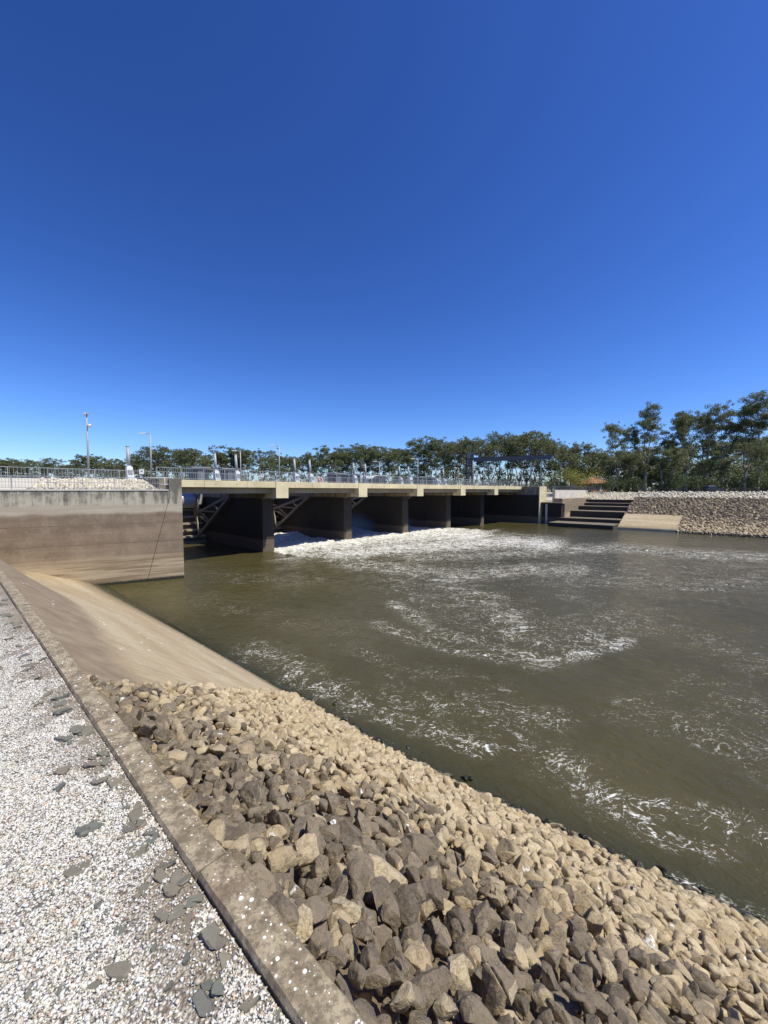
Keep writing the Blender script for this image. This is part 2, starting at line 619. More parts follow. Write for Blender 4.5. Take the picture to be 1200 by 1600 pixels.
def rock_mat(name, hi, lo_z, stain_amt=1.0, pale_top=None, wet=True):
    """quarried sandstone: tan where clean, dark weathered crust above the flood line, green-black at the water"""
    m = Mat(name)
    oi = m.new('ShaderNodeObjectInfo')
    rn = m.math('FRACT', m.math('ADD', oi.outputs['Random'], m.geo.outputs['Random Per Island']))
    x, y, z = m.xyz()
    big = m.noise(2.6, 5, 0.6)
    mid = m.noise(9, 6, 0.65)
    fine = m.noise(42, 6, 0.75)
    tan = m.ramp(rn, [(0, (0.38, 0.285, 0.155)), (0.35, (0.50, 0.395, 0.235)), (0.7, (0.58, 0.475, 0.305)), (1, (0.43, 0.335, 0.205))])
    tan = m.mix(m.math('MULTIPLY', m.step(mid, 0.4, 0.7), 0.5), tan, (0.34, 0.25, 0.155))
    tan = m.mix(m.math('MULTIPLY', m.step(fine, 0.5, 0.66), 0.45), tan, (0.66, 0.57, 0.41))
    grain = m.noise(110, 4, 0.8)
    tan = m.mix(m.math('MULTIPLY', m.step(grain, 0.5, 0.62), 0.4), tan, (0.27, 0.195, 0.12))
    vein = m.step(m.math('ABSOLUTE', m.math('SUBTRACT', m.noise(6, 5, 0.7), 0.5)), 0.02, 0.005)
    tan = m.mix(m.math('MULTIPLY', vein, 0.6), tan, (0.22, 0.15, 0.09))
    dk = 0.85 if pale_top is not None else 1.0
    crust = m.ramp(m.math('FRACT', m.math('MULTIPLY', rn, 7.3)), [(0, (0.105 * dk, 0.080 * dk, 0.053 * dk)), (0.5, (0.165 * dk, 0.128 * dk, 0.086 * dk)), (1, (0.225 * dk, 0.178 * dk, 0.12 * dk))])
    crust = m.mix(m.math('MULTIPLY', m.step(m.noise(5, 5, 0.7), 0.45, 0.65), 0.5), crust, (0.27 * dk, 0.205 * dk, 0.14 * dk))
    crust = m.mix(m.math('MULTIPLY', m.step(fine, 0.45, 0.7), 0.4), crust, (0.25, 0.20, 0.15))
    crust = m.mix(m.math('MULTIPLY', m.step(grain, 0.52, 0.64), 0.5), crust, (0.30 * dk, 0.24 * dk, 0.18 * dk))
    crust = m.mix(m.math('MULTIPLY', vein, 0.5), crust, (0.05, 0.04, 0.03))
    nz = m.xyz(m.geo.outputs['Normal'])[2]
    zz = m.math('ADD', z, m.math('MULTIPLY', m.math('SUBTRACT', big, 0.5), 1.3))
    zz = m.math('ADD', zz, m.math('MULTIPLY', m.math('SUBTRACT', rn, 0.5), 1.7))
    if wet and pale_top is None:
        td = m.new('ShaderNodeVectorMath')
        td.operation = 'DOT_PRODUCT'
        m.set(td.inputs[0], m.pos)
        td.inputs[1].default_value = TD
        zz = m.math('ADD', zz, m.math('MULTIPLY', m.step(td.outputs['Value'], -6.0, -2.0), 1.25))
    above = m.step(zz, lo_z, hi)
    face = m.step(m.math('ADD', m.math('MULTIPLY', nz, 0.55), m.math('MULTIPLY', mid, 0.9)), 0.42, 0.62)
    if pale_top is not None:
        face = m.math('MULTIPLY_ADD', face, 0.55, 0.45)
    clean = m.step(m.math('FRACT', m.math('MULTIPLY', rn, 13.7)), 0.84, 0.86)
    k = m.math('MULTIPLY', m.math('MULTIPLY', above, face), m.math('SUBTRACT', stain_amt, m.math('MULTIPLY', clean, stain_amt * 0.8)))
    c = m.mix(k, tan, crust)
    if pale_top is not None:
        c = m.mix(m.step(m.math('ADD', z, m.math('MULTIPLY', m.math('SUBTRACT', big, 0.5), 0.6)), pale_top, pale_top + 0.25), c, m.mix(rn, (0.50, 0.43, 0.31), (0.68, 0.62, 0.50)))
    # bird lime
    lime = m.math('MULTIPLY', m.step(m.noise(3.1, 2), 0.68, 0.70), m.step(m.noise(16, 4, 0.7), 0.5, 0.56))
    lime = m.math('MULTIPLY', lime, m.step(nz, 0.5, 0.7))
    c = m.mix(lime, c, (0.78, 0.76, 0.72))
    rough = 0.88
    if wet:
        w = m.step(m.math('ADD', z, m.math('MULTIPLY', mid, 0.5)), WATER + 0.68, WATER + 0.42)
        c = m.mix(w, c, m.mix(mid, (0.012, 0.013, 0.007), (0.045, 0.042, 0.02)))
        rough = m.mix(w, (0.88,) * 3, (0.22,) * 3)
    m.base(c, rough)
    m.bump(m.math('ADD', m.math('MULTIPLY', fine, 0.5), m.math('ADD', mid, m.math('MULTIPLY', m.noise(20, 4), 0.6))), 0.85, 0.025)
    return m.m


M['rock'] = rock_mat('bank_rock', -0.45, -1.1)
M['rock_far'] = rock_mat('far_bank_rock', -3.0, -4.0, 0.95, pale_top=0.35)
M['rock_pale'] = rock_mat('pale_rock', 60, 50, 0.0, pale_top=-50, wet=False)


def soil_mat():
    m = Mat('bank_soil')
    n = m.noise(6, 6, 0.7)
    m.base(m.mix(n, (0.10, 0.075, 0.05), (0.24, 0.18, 0.12)), 0.95)
    m.bump(n, 0.6, 0.05)
    return m.m


M['soil'] = soil_mat()


def earth_mat(name, a, b):
    m = Mat(name)
    n = m.noise(0.35, 7, 0.65)
    f = m.noise(6, 5, 0.7)
    c = m.mix(m.step(n, 0.35, 0.65), a, b)
    c = m.mix(m.math('MULTIPLY', f, 0.4), c, tuple(x * 0.6 for x in a))
    m.base(c, 0.95)
    m.bump(f, 0.5, 0.05)
    return m.m


M['earth'] = earth_mat('dry_earth', (0.24, 0.20, 0.12), (0.13, 0.14, 0.06))
M['pale_track'] = earth_mat('pale_track', (0.62, 0.57, 0.48), (0.52, 0.46, 0.37))


def leaf_mat(name, cols, trans=0.25):
    m = Mat(name)
    oi = m.new('ShaderNodeObjectInfo')
    rn = m.math('FRACT', m.math('ADD', m.math('MULTIPLY', oi.outputs['Random'], 0.6), m.geo.outputs['Random Per Island']))
    c = m.ramp(rn, [(i / (len(cols) - 1), q) for i, q in enumerate(cols)])
    big = m.noise(0.25, 3)
    c = m.mix(m.math('MULTIPLY', m.step(big, 0.4, 0.65), 0.35), c, cols[-1])
    m.base(c, 0.55)
    tr = m.new('ShaderNodeBsdfTranslucent')
    m.set(tr.inputs['Color'], c)
    mx = m.new('ShaderNodeMixShader')
    mx.inputs[0].default_value = trans
    m.nt.links.new(m.bsdf.outputs[0], mx.inputs[1])
    m.nt.links.new(tr.outputs[0], mx.inputs[2])
    m.nt.links.new(mx.outputs[0], m.out.inputs[0])
    return m.m


M['gum_leaf'] = leaf_mat('gum_leaves', [(0.065, 0.085, 0.030), (0.12, 0.147, 0.053), (0.165, 0.187, 0.074), (0.235, 0.235, 0.115)], 0.38)
M['shrub_leaf'] = leaf_mat('shrub_leaves', [(0.04, 0.065, 0.02), (0.07, 0.10, 0.03), (0.09, 0.12, 0.045)])
M['yellow_leaf'] = leaf_mat('yellow_leaves', [(0.16, 0.17, 0.03), (0.28, 0.27, 0.045), (0.40, 0.37, 0.07)])


def water_mat():
    m = Mat('river_water')
    att = m.new('ShaderNodeAttribute')
    att.attribute_name = 'foam'
    dens = att.outputs['Fac']
    big = m.noise(0.09, 3)
    c = m.mix(m.step(big, 0.35, 0.65), (0.063, 0.054, 0.019), (0.083, 0.071, 0.029))
    rt = m.new('ShaderNodeVectorRotate')
    rt.rotation_type = 'Z_AXIS'
    m.set(rt.inputs['Vector'], m.pos)
    rt.inputs['Angle'].default_value = math.atan2(0.66, 0.7515)
    q = rt.outputs[0]
    # foam: torn streaks, dashes and specks, gathered where the density map is high
    warp = m.new('ShaderNodeVectorMath')
    warp.operation = 'MULTIPLY_ADD'
    wv = m.noise(0.4, 3, 0.55, out='Color')
    m.set(warp.inputs[0], wv)
    warp.inputs[1].default_value = (2.6, 2.6, 0)
    m.set(warp.inputs[2], m.pos)
    flat = m.mapping(warp.outputs[0], (1, 1, 0))
    vel = m.mapping(warp.outputs[0], (1.0, 1.7, 0), rot=(0, 0, -0.35))
    sp = m.noise(8.5, 4, 0.75, vec=m.mapping(m.pos, (1.0, 1.5, 0)))
    sp2 = m.noise(2.2, 6, 0.72, vec=vel)
    sp3 = m.noise(0.5, 4, 0.65, vec=vel)
    gather = m.math('ADD', dens, m.math('MULTIPLY', m.math('SUBTRACT', sp3, 0.5), 0.9))
    mixn = m.math('ADD', m.math('MULTIPLY', sp, 0.58), m.math('MULTIPLY', sp2, 0.42))
    thr = m.math('SUBTRACT', 0.648, m.math('MULTIPLY', gather, 0.24))
    specks = m.step(mixn, thr, m.math('ADD', thr, 0.07))
    # curling threads: contour lines of slow turbulence, torn up by the fine noise
    lines = []
    for sc, wd in ((0.75, 0.040), (1.7, 0.060), (0.35, 0.022)):
        rn_ = m.noise(sc, 4, 0.55, vec=m.mapping(flat, (1.0, 1.45, 0), rot=(0, 0, -0.3), loc=(sc * 7, 3, 0)), dist=0.9)
        w_ = m.math('MULTIPLY', m.math('MAXIMUM', gather, 0.0), wd)
        e = m.step(m.math('ABSOLUTE', m.math('SUBTRACT', rn_, 0.5)), w_, 0.0)
        lines.append(m.math('MULTIPLY', e, m.step(mixn, m.math('SUBTRACT', 0.52, m.math('MULTIPLY', gather, 0.16)), m.math('SUBTRACT', 0.60, m.math('MULTIPLY', gather, 0.16)))))
    thread = m.math('MULTIPLY', m.math('MAXIMUM', lines[0], m.math('MAXIMUM', lines[1], lines[2])), m.step(dens, 0.08, 0.36))
    solid = m.step(m.math('ADD', m.math('MULTIPLY', dens, 0.92), m.math('MULTIPLY', m.math('SUBTRACT', m.math('ADD', m.math('MULTIPLY', sp2, 0.6), m.math('MULTIPLY', sp3, 0.4)), 0.5), 2.4)), 0.78, 1.05)
    foam = m.math('MAXIMUM', thread, m.math('MAXIMUM', m.math('MULTIPLY', specks, 0.92), solid))
    foam = m.math('MULTIPLY', foam, m.step(dens, 0.0, 0.12))
    aer = m.math('MULTIPLY', dens, 0.35)
    eat = m.new('ShaderNodeAttribute')
    eat.attribute_name = 'edge'
    c = m.mix(eat.outputs['Fac'], c, (0.014, 0.02, 0.012))
    c = m.mix(aer, c, (0.19, 0.155, 0.085))
    c = m.mix(foam, c, m.mix(m.step(m.noise(1.8, 6, 0.75, vec=vel), 0.36, 0.58), (0.46, 0.40, 0.28), (0.86, 0.85, 0.81)))
    m.base(c, m.mix(foam, (0.09,) * 3, (0.75,) * 3))
    m.bsdf.inputs['IOR'].default_value = 1.33
    r1 = m.noise(1.6, 5, 0.62, vec=m.mapping(q, (1.0, 1.7, 1)), dist=0.6)
    r2 = m.noise(6.5, 4, 0.6, vec=m.mapping(q, (1.0, 1.5, 1)), dist=0.4)
    r0 = m.noise(0.5, 3, 0.5, vec=m.mapping(q, (1.0, 1.8, 1)), dist=0.8)
    h = m.math('ADD', m.math('MULTIPLY_ADD', r0, 1.6, r1), m.math('MULTIPLY', r2, 0.28))
    h = m.math('ADD', h, m.math('MULTIPLY', m.math('MULTIPLY', foam, sp2), 0.9))
    m.bump(h, 0.5, 0.18)
    return m.m


M['water'] = water_mat()

# ------------------------------------------------------------------ setting: ground, water, banks
# gravel path on our bank
mb = MB()
pts_t = [-60, -37.8, -20, -12, -6, 0, 6, 14, 60]
rows = []
for t in pts_t:
    rows.append([R(t, n, 0.0 if n > -10 else 0.6) for n in (0.71, 0.0, -3, -8, -30, -120)])
for i in range(len(rows) - 1):
    for k in range(5):
        mb.add([rows[i][k], rows[i][k + 1], rows[i + 1][k + 1], rows[i + 1][k]], [(0, 1, 2, 3)])
gravel_path = mb.build('gravel_path', M['gravel'], kind='structure')

K0, K1 = 0.712, 0.872           # kerb across
KZ = 0.032
# kerb: cast segments with open joints, the edge towards the gravel chipped
kerb = empty('concrete_kerb', R(0, 0.79, 0), 0, 'weathered concrete kerb spotted with lichen, edging the white gravel path', 'kerb')


def kerb_segment(t0, t1, dz, dn):
    L = t1 - t0
    n = max(6, int(L / 0.035))
    vs = []
    fs = []
    for i in range(n + 1):
        t = t0 + L * i / n
        chip = mnoise.noise(Vector((t * 9, 0.3, 1.0))) * 0.006 + max(0, mnoise.noise(Vector((t * 2.3, 5.3, 1.0))) - 0.25) * 0.035
        chip2 = mnoise.noise(Vector((t * 11, 4.3, 2.0))) * 0.005
        up = mnoise.noise(Vector((t * 3, 9.3, 2.0))) * 0.003
        z = KZ + dz + up
        prof = [(K0 + dn, -0.05), (K0 + dn + 0.003, z - 0.022 - abs(chip)), (K0 + dn + 0.014 + max(0, chip), z - 0.003), (K0 + dn + 0.05, z), (K1 + dn - 0.04, z), (K1 + dn - 0.010 - abs(chip2), z - 0.004), (K1 + dn + chip2 * 0.4, z - 0.02), (K1 + dn, -0.75)]
        base = R(0, 0.79, 0)
        for nn, zz in prof:
            vs.append(R(t, nn, zz) - base)
    k = 8
    for i in range(n):
        for q in range(k - 1):
            fs.append((i * k + q, i * k + q + 1, (i + 1) * k + q + 1, (i + 1) * k + q))
    fs.append(tuple(range(k)))
    fs.append(tuple(range(n * k + k - 1, n * k - 1, -1)))
    o = MB().add(vs, fs).build('kerb_segment', M['kerb'], kerb, smooth=False)
    return o


joints = [-37.6, -30, -22, -15, -10.6, -8.15, -6.2, -4.6, -1.78, 1.2, 5, 9, 14]
for i in range(len(joints) - 1):
    kerb_segment(joints[i] + 0.006, joints[i + 1] - 0.006, rnd.uniform(-0.006, 0.006), rnd.uniform(-0.004, 0.004))

# the warped concrete apron below the kerb, running into the wing wall
S0N, S0Z = 0.88, -0.22
S1N, S1Z = 8.0, WATER


def slope(n):
    return S0Z + (n - S0N) * (S1Z - S0Z) / (S1N - S0N)


def wall_t(n):
    """t of the wing wall face at a given n"""
    a = Wl(0, 0)
    an, at = a.dot(ND), a.dot(TD)
    bn, bt = Wl(10, 0).dot(ND), Wl(10, 0).dot(TD)
    return at + (n - an) * (bt - at) / (bn - an)


contact = []
wnv = -WN
for px, py in ((10, 886), (40, 892), (82, 900), (117, 907), (160, 914), (185, 918)):
    r = ray(px, py)
    t = WC.dot(WN) / r.dot(WN)
    p = r * t
    contact.append((p.dot(ND), p.z + EYE))
contact = [(S0N, -0.3)] + contact


def zc(n):
    for (n0, z0), (n1, z1) in zip(contact, contact[1:]):
        if n <= n1:
            return z0 + (z1 - z0) * max(0, (n - n0)) / (n1 - n0)
    n0, z0 = contact[-1]
    return z0 - (n - n0) * 0.35


def smooth(x):
    x = max(0.0, min(1.0, x))
    return x * x * (3 - 2 * x)


BT0, BN0 = -5.0, 0.9       # rock / apron border
BT1, BN1 = -11.0, 8.0


def border_t(n):
    return BT0 + (n - BN0) * (BT1 - BT0) / (BN1 - BN0)


nt_, nn_ = 70, 44
vs, fs = [], []
for i in range(nn_ + 1):
    n = S0N + (9.6 - S0N) * i / nn_
    ta = border_t(n) + 1.0
    tb = wall_t(n) - 0.3
    for k in range(nt_ + 1):
        t = ta + (tb - ta) * k / nt_
        w = smooth((-9.0 - t) / (27.0)) ** 1.15
        z = slope(n) * (1 - w) + zc(n) * w
        vs.append(R(t, n, z))
for i in range(nn_):
    for k in range(nt_):
        a = i * (nt_ + 1) + k
        fs.append((a, a + 1, a + nt_ + 2, a + nt_ + 1))
ap = MB().add(vs, fs).build('concrete_apron', M['apron'], smooth=True)
tag(ap, 'smooth tan concrete apron curving down to the water beside the tall wall', 'apron')

# soil below the rocks
vs, fs = [], []
for i in range(13):
    n = S0N + (11.0 - S0N) * i / 12
    for k in range(13):
        t = border_t(n) - 0.6 + (26 - border_t(n)) * k / 12
        vs.append(R(t, n, slope(n) - 0.16 + (0.0 if n < 8 else -0.1)))
for i in range(12):
    for k in range(12):
        a = i * 13 + k
        fs.append((a, a + 1, a + 14, a + 13))
rock_bank = MB().add(vs, fs).build('rock_bank', M['soil'])
tag(rock_bank, 'long slope of loose tan and dark brown rocks between the kerb and the river', 'rock bank')

# ------------------------------------------------------------------ rocks


def ico(sub):
    bm = bmesh.new()
    bmesh.ops.create_icosphere(bm, subdivisions=sub, radius=1.0)
    v = np.array([p.co[:] for p in bm.verts])
    f = np.array([[q.index for q in p.verts] for p in bm.faces])
    bm.free()
    return v, f


ICO = {k: ico(k) for k in (1, 2, 3, 4)}


def rock_verts(sub, seed, cuts=13, lo=0.42, hi=0.84, rough=0.10):
    g = np.random.default_rng(seed)
    v = ICO[sub][0].copy()
    for _ in range(cuts):
        d = g.normal(size=3)
        d /= np.linalg.norm(d)
        o = g.uniform(lo, hi)
        ex = np.maximum(0, v @ d - o)
        v -= ex[:, None] * d * 0.94
    if sub >= 2:
        off = g.uniform(0, 50, 3)
        nv = np.array([mnoise.noise(Vector(p * 2.1 + off)) + 0.5 * mnoise.noise(Vector(p * 5 + off)) + (0.35 * mnoise.noise(Vector(p * 11 + off)) + 0.2 * mnoise.noise(Vector(p * 22 + off)) if sub > 3 else 0) for p in v])
        v *= (1 + rough * nv)[:, None]
    v /= np.abs(v).max(axis=0)
    return v


def rand_rot(g, n):
    q = g.normal(size=(n, 4))
    q /= np.linalg.norm(q, axis=1)[:, None]
    w, x, y, z = q.T
    return np.stack([np.stack([1 - 2 * (y * y + z * z), 2 * (x * y - z * w), 2 * (x * z + y * w)], -1),
                     np.stack([2 * (x * y + z * w), 1 - 2 * (x * x + z * z), 2 * (y * z - x * w)], -1),
                     np.stack([2 * (x * z - y * w), 2 * (y * z + x * w), 1 - 2 * (x * x + y * y)], -1)], 1)


def joined_rocks(name, protos, sub, pos, scl, rot, mat, parent=None, smooth_=False):
    f0 = ICO[sub][1]
    nv = len(ICO[sub][0])
    V = np.empty((len(pos), nv, 3), dtype=np.float32)
    for i in range(len(pos)):
        V[i] = (protos[i % len(protos)] * scl[i]) @ rot[i].T + pos[i]
    F = (f0[None] + (np.arange(len(pos)) * nv)[:, None, None]).reshape(-1, 3)
    me = np_mesh(name, V.reshape(-1, 3), F)
    return link_mesh(name, me, mat, parent, smooth=smooth_, kind='stuff')


def scatter(u0, u1, v0, v1, rfun, g, tries, inside=None):
    """dart throwing with varying radius on a (u,v) sheet"""
    cell = 0.5
    grid = {}
    out = []
    for _ in range(tries):
        u = g.uniform(u0, u1)
        v = g.uniform(v0, v1)
        if inside and not inside(u, v):
            continue
        r = rfun(u, v, g)
        cu, cv = int(u // cell), int(v // cell)
        ok = True
        for a in (-1, 0, 1):
            for b in (-1, 0, 1):
                for (pu, pv, pr) in grid.get((cu + a, cv + b), ()):
                    if (pu - u) ** 2 + (pv - v) ** 2 < ((pr + r) * 0.68) ** 2:
                        ok = False
                        break
                if not ok:
                    break
            if not ok:
                break
        if ok:
            grid.setdefault((cu, cv), []).append((u, v, r))
            out.append((u, v, r))
    return out


SLN = math.hypot(S1N - S0N, S1Z - S0Z)
sl_dir = (ND * (S1N - S0N) + Vector((0, 0, S1Z - S0Z))).normalized()
sl_nrm = TD.cross(sl_dir).normalized()
if sl_nrm.z < 0:
    sl_nrm = -sl_nrm
SL0 = R(0, S0N, S0Z)


def in_view(p, m=60):
    if p.y < 0.3:
        return False
    px, py = project(p.x, p.y, p.z)
    return -m < px < 1200 + m and py < 1600 + m * 1.6


def near_inside(t, s):
    n = S0N + s * (S1N - S0N) / SLN
    if t < border_t(n) - 0.12 + 0.18 * mnoise.noise(Vector((n * 2.3, 1, 1))):
        return False
    return in_view(SL0 + TD * t + sl_dir * s)


def near_r(t, s, g):
    base = (0.070 + 0.026 * s / SLN) + 0.026 * mnoise.noise(Vector((t * 0.8, s * 0.8, 3)))
    x = g.random()
    if x < 0.10:
        return base * 1.75
    if x < 0.45:
        return base * 1.25
    return base * 0.85


gr = np.random.default_rng(21)


def bulge(t, s):
    return ND * (0.75 * smooth((t + 7) / 9) * s / SLN)


# large first so that they get room
layer = []
pts = scatter(-13, 12.5, 0.0, 9.6, near_r, gr, 90000, near_inside)
fill = scatter(-13, 12.5, 0.0, 9.3, lambda t, s, g: g.uniform(0.045, 0.075), gr, 20000, near_inside)
rocks = []
for (t, s, r) in pts:
    p = SL0 + TD * t + sl_dir * s + sl_nrm * gr.uniform(-0.04, 0.06) + bulge(t, s)
    rocks.append((p, r))
for (t, s, r) in fill:
    p = SL0 + TD * t + sl_dir * s - sl_nrm * gr.uniform(0.02, 0.08) + bulge(t, s)
    rocks.append((p, r))
# a few drowned stones beyond the edge
for _ in range(330):
    t = gr.uniform(-10.8, 10)
    s = SLN + gr.normal(-0.12, 0.24)
    p = SL0 + TD * t + sl_dir * s + bulge(t, s)
    p.z = WATER + gr.uniform(-0.16, 0.0)
    if in_view(p):
        rocks.append((p, gr.uniform(0.06, 0.13)))


def shape_scale(g, r):
    a = g.uniform(0.85, 1.35)
    b = g.uniform(0.75, 1.05)
    c = g.uniform(0.55, 0.85)
    return np.array([a, b, c]) * r * 1.12


def rest_rot(g):
    """flattish side along the slope, with some tilt"""
    yaw = g.uniform(0, 2 * math.pi)
    q = sl_nrm.to_track_quat('Z', 'Y').to_matrix() @ Matrix.Rotation(yaw, 3, 'Z') @ Matrix.Rotation(g.normal(0, 0.5), 3, 'X') @ Matrix.Rotation(g.normal(0, 0.5), 3, 'Y')
    return np.array(q)


protos3 = [rock_verts(4, 100 + i, 12, 0.40, 0.82, 0.09) for i in range(18)]
protos2 = [rock_verts(3, 300 + i, 12, 0.36, 0.76, 0.08) for i in range(32)]
# the 300 that show largest are single rocks
rocks.sort(key=lambda q: -(q[1] / (q[0] - Vector((0, 0, EYE))).length) if True else 0)
meshes3 = []
for i, v in enumerate(protos3):
    me = np_mesh('rock', v, ICO[4][1])
    me.materials.append(M['rock'])
    me.polygons.foreach_set('use_smooth', np.ones(len(me.polygons), dtype=bool))
    me.set_sharp_from_angle(angle=math.radians(24))
    meshes3.append(me)
for i, (p, r) in enumerate(rocks[:300]):
    o = bpy.data.objects.new('rock', meshes3[i % len(meshes3)])
    C.objects.link(o)
    sc = shape_scale(gr, r)
    o.matrix_world = Matrix.Translation(p) @ Matrix(rest_rot(gr).tolist()).to_4x4() @ Matrix.Diagonal((*sc, 1))
    o.parent = rock_bank
protos1n = [rock_verts(2, 700 + i, 9, 0.42, 0.8) for i in range(32)]
for nm_, chunk, pr_, sub_ in (('small_rocks', rocks[300:2300], protos2, 3), ('lower_rocks', rocks[2300:], protos1n, 2)):
    joined_rocks(nm_, pr_, sub_, np.array([q[0][:] for q in chunk]), np.array([shape_scale(gr, q[1]) for q in chunk]), np.array([rest_rot(gr) for q in chunk]), M['rock'], rock_bank)
print('near rocks', len(rocks))

# ------------------------------------------------------------------ pebbles and slate on the gravel
gp = np.random.default_rng(8)
cand = []
Vp, Fp = ICO[1]
ico12 = None
bm = bmesh.new()
bmesh.ops.create_icosphere(bm, subdivisions=1, radius=1.0)
bm.free()
v12 = np.array([(1, 0, 0.1), (0.1, 1, 0), (-1, 0.1, -0.1), (0, -1, 0.1), (0.1, 0, 1), (0, 0, -1)], dtype=float)
f20 = np.array([(0, 1, 4), (1, 2, 4), (2, 3, 4), (3, 0, 4), (1, 0, 5), (2, 1, 5), (3, 2, 5), (0, 3, 5)])
NPB = 1300000
tt = gp.uniform(-7.5, 1.5, NPB)
nn = gp.uniform(-5.5, K0 - 0.005, NPB)
X = TD.x * tt + ND.x * nn
Y = TD.y * tt + ND.y * nn
dep = Y * math.cos(PITCH) + EYE * math.sin(PITCH)
keep = (Y > 0.5) & (X / np.maximum(dep, .01) > -600 / FPX - 0.06) & (Y < 5.2)
dist = np.hypot(X, Y)
keep &= gp.random(NPB) < np.clip(1.6 - dist / 5.0, 0.15, 1)
# bare dirt patches near the kerb
X, Y, nn = X[keep], Y[keep], nn[keep]
NPB = len(X)
bare = np.array([mnoise.noise(Vector((x * 1.7, y * 1.7, 4.0))) + 0.5 * mnoise.noise(Vector((x * 5, y * 5, 1.0))) for x, y in zip(X, Y)])
keep = ~((bare + np.clip((nn - 0.15) * 0.9, -0.6, 0.6) > 0.42) & (gp.random(NPB) < 0.85))
X, Y, nn = X[keep], Y[keep], nn[keep]
n_p = len(X)
size = gp.uniform(0.0038, 0.0075, n_p) * np.where(gp.random(n_p) < 0.05, 1.7, 1.0)
scl = np.stack([size * gp.uniform(0.9, 1.5, n_p), size * gp.uniform(0.8, 1.1, n_p), size * gp.uniform(0.5, 0.9, n_p)], -1)
ang = gp.uniform(0, 2 * math.pi, n_p)
V = (v12[None] + gp.normal(0, 0.26, (n_p, 6, 3))) * scl[:, None]
ca, sa = np.cos(ang)[:, None], np.sin(ang)[:, None]
V = np.stack([V[..., 0] * ca - V[..., 1] * sa + X[:, None], V[..., 0] * sa + V[..., 1] * ca + Y[:, None], V[..., 2] + (size * 0.3 + gp.uniform(0, 0.004, n_p))[:, None]], -1)
F = (f20[None] + (np.arange(n_p) * 6)[:, None, None]).reshape(-1, 3)
me = np_mesh('pebbles', V.reshape(-1, 3), F)
link_mesh('pebbles', me, M['pebble'], gravel_path, kind='stuff')
print('pebbles', n_p)

spots = [(210, 1288, .10), (256, 1290, .085), (238, 1312, .075), (180, 1224, .11), (168, 1190, .09), (286, 1335, .09), (250, 1372, .08), (272, 1388, .085), (298, 1368, .07), (205, 1336, .06), (230, 1255, .07), (195, 1262, .06), (170, 1175, .09), (120, 1140, .12), (150, 1140, .11), (100, 1110, .13), (75, 1085, .11), (60, 1060, .12), (90, 1090, .1), (45, 1040, .1), (28, 980, .13), (30, 1010, .1), (70, 1030, .1), (110, 1085, .1), (135, 1160, .08), (145, 1185, .06), (8, 938, .12), (10, 960, .1), (320, 1395, .06), (335, 1460, .10), (350, 1500, .07), (320, 1575, .09), (325, 1540, .06), (390, 1570, .08), (345, 1545, .07), (440, 1580, .05), (300, 1410, .06), (270, 1432, .035), (310, 1440, .05), (345, 1475, .07), (215, 1400, .03), (190, 1310, .05), (85, 1395, .035), (155, 1410, .04), (165, 1425, .03), (50, 1440, .03), (48, 1555, .035), (100, 1545, .04), (150, 1540, .04), (190, 1530, .04), (290, 1500, .04), (240, 1480, .035), (170, 1500, .03), (45, 1380, .03), (182, 1460, .03), (60, 1520, .03), (200, 1560, .035), (265, 1540, .04)]
gs = random.Random(4)
for k in range(62):
    t_ = gs.uniform(-9.0, -1.6)
    n_ = 0.70 - abs(gs.gauss(0, 0.17)) - 0.04
    q = R(t_, n_)
    px, py = project(q.x, q.y, 0)
    spots.append((px, py, gs.uniform(0.05, 0.115)))
for k, (px, py, r) in enumerate(spots):
    p = atz(px, py, 0.004)
    nn0 = p.dot(ND)
    if nn0 > K0 - r * 0.55:
        p -= ND * (nn0 - K0 + r * 0.55)
    gk = np.random.default_rng(4000 + k)
    v_ = ICO[3][0].copy()
    v_[:, :2] *= 1.3
    for _ in range(7):
        a_ = gk.uniform(0, 2 * math.pi)
        d_ = np.array([math.cos(a_), math.sin(a_), gk.normal(0, 0.15)])
        v_ -= np.maximum(0, v_ @ d_ - gk.uniform(0.5, 0.95))[:, None] * d_
    for sg in (1, -1):
        d_ = np.array([gk.normal(0, 0.12), gk.normal(0, 0.12), sg])
        v_ -= np.maximum(0, v_ @ d_ - 0.22)[:, None] * d_
    v_ *= np.array([1.0, gs.uniform(0.6, 0.9), gs.uniform(0.45, 0.8)]) * r * 0.55
    s = link_mesh('slate_stone', np_mesh('slate_stone', v_, ICO[3][1]), M['slate'], gravel_path)
    h = v_[:, 2].max()
    p = p + Vector((0, 0, h * 0.15))
    s.location = p
    s.rotation_euler = (gs.gauss(0, 0.12), gs.gauss(0, 0.12), gs.uniform(0, 6.3))

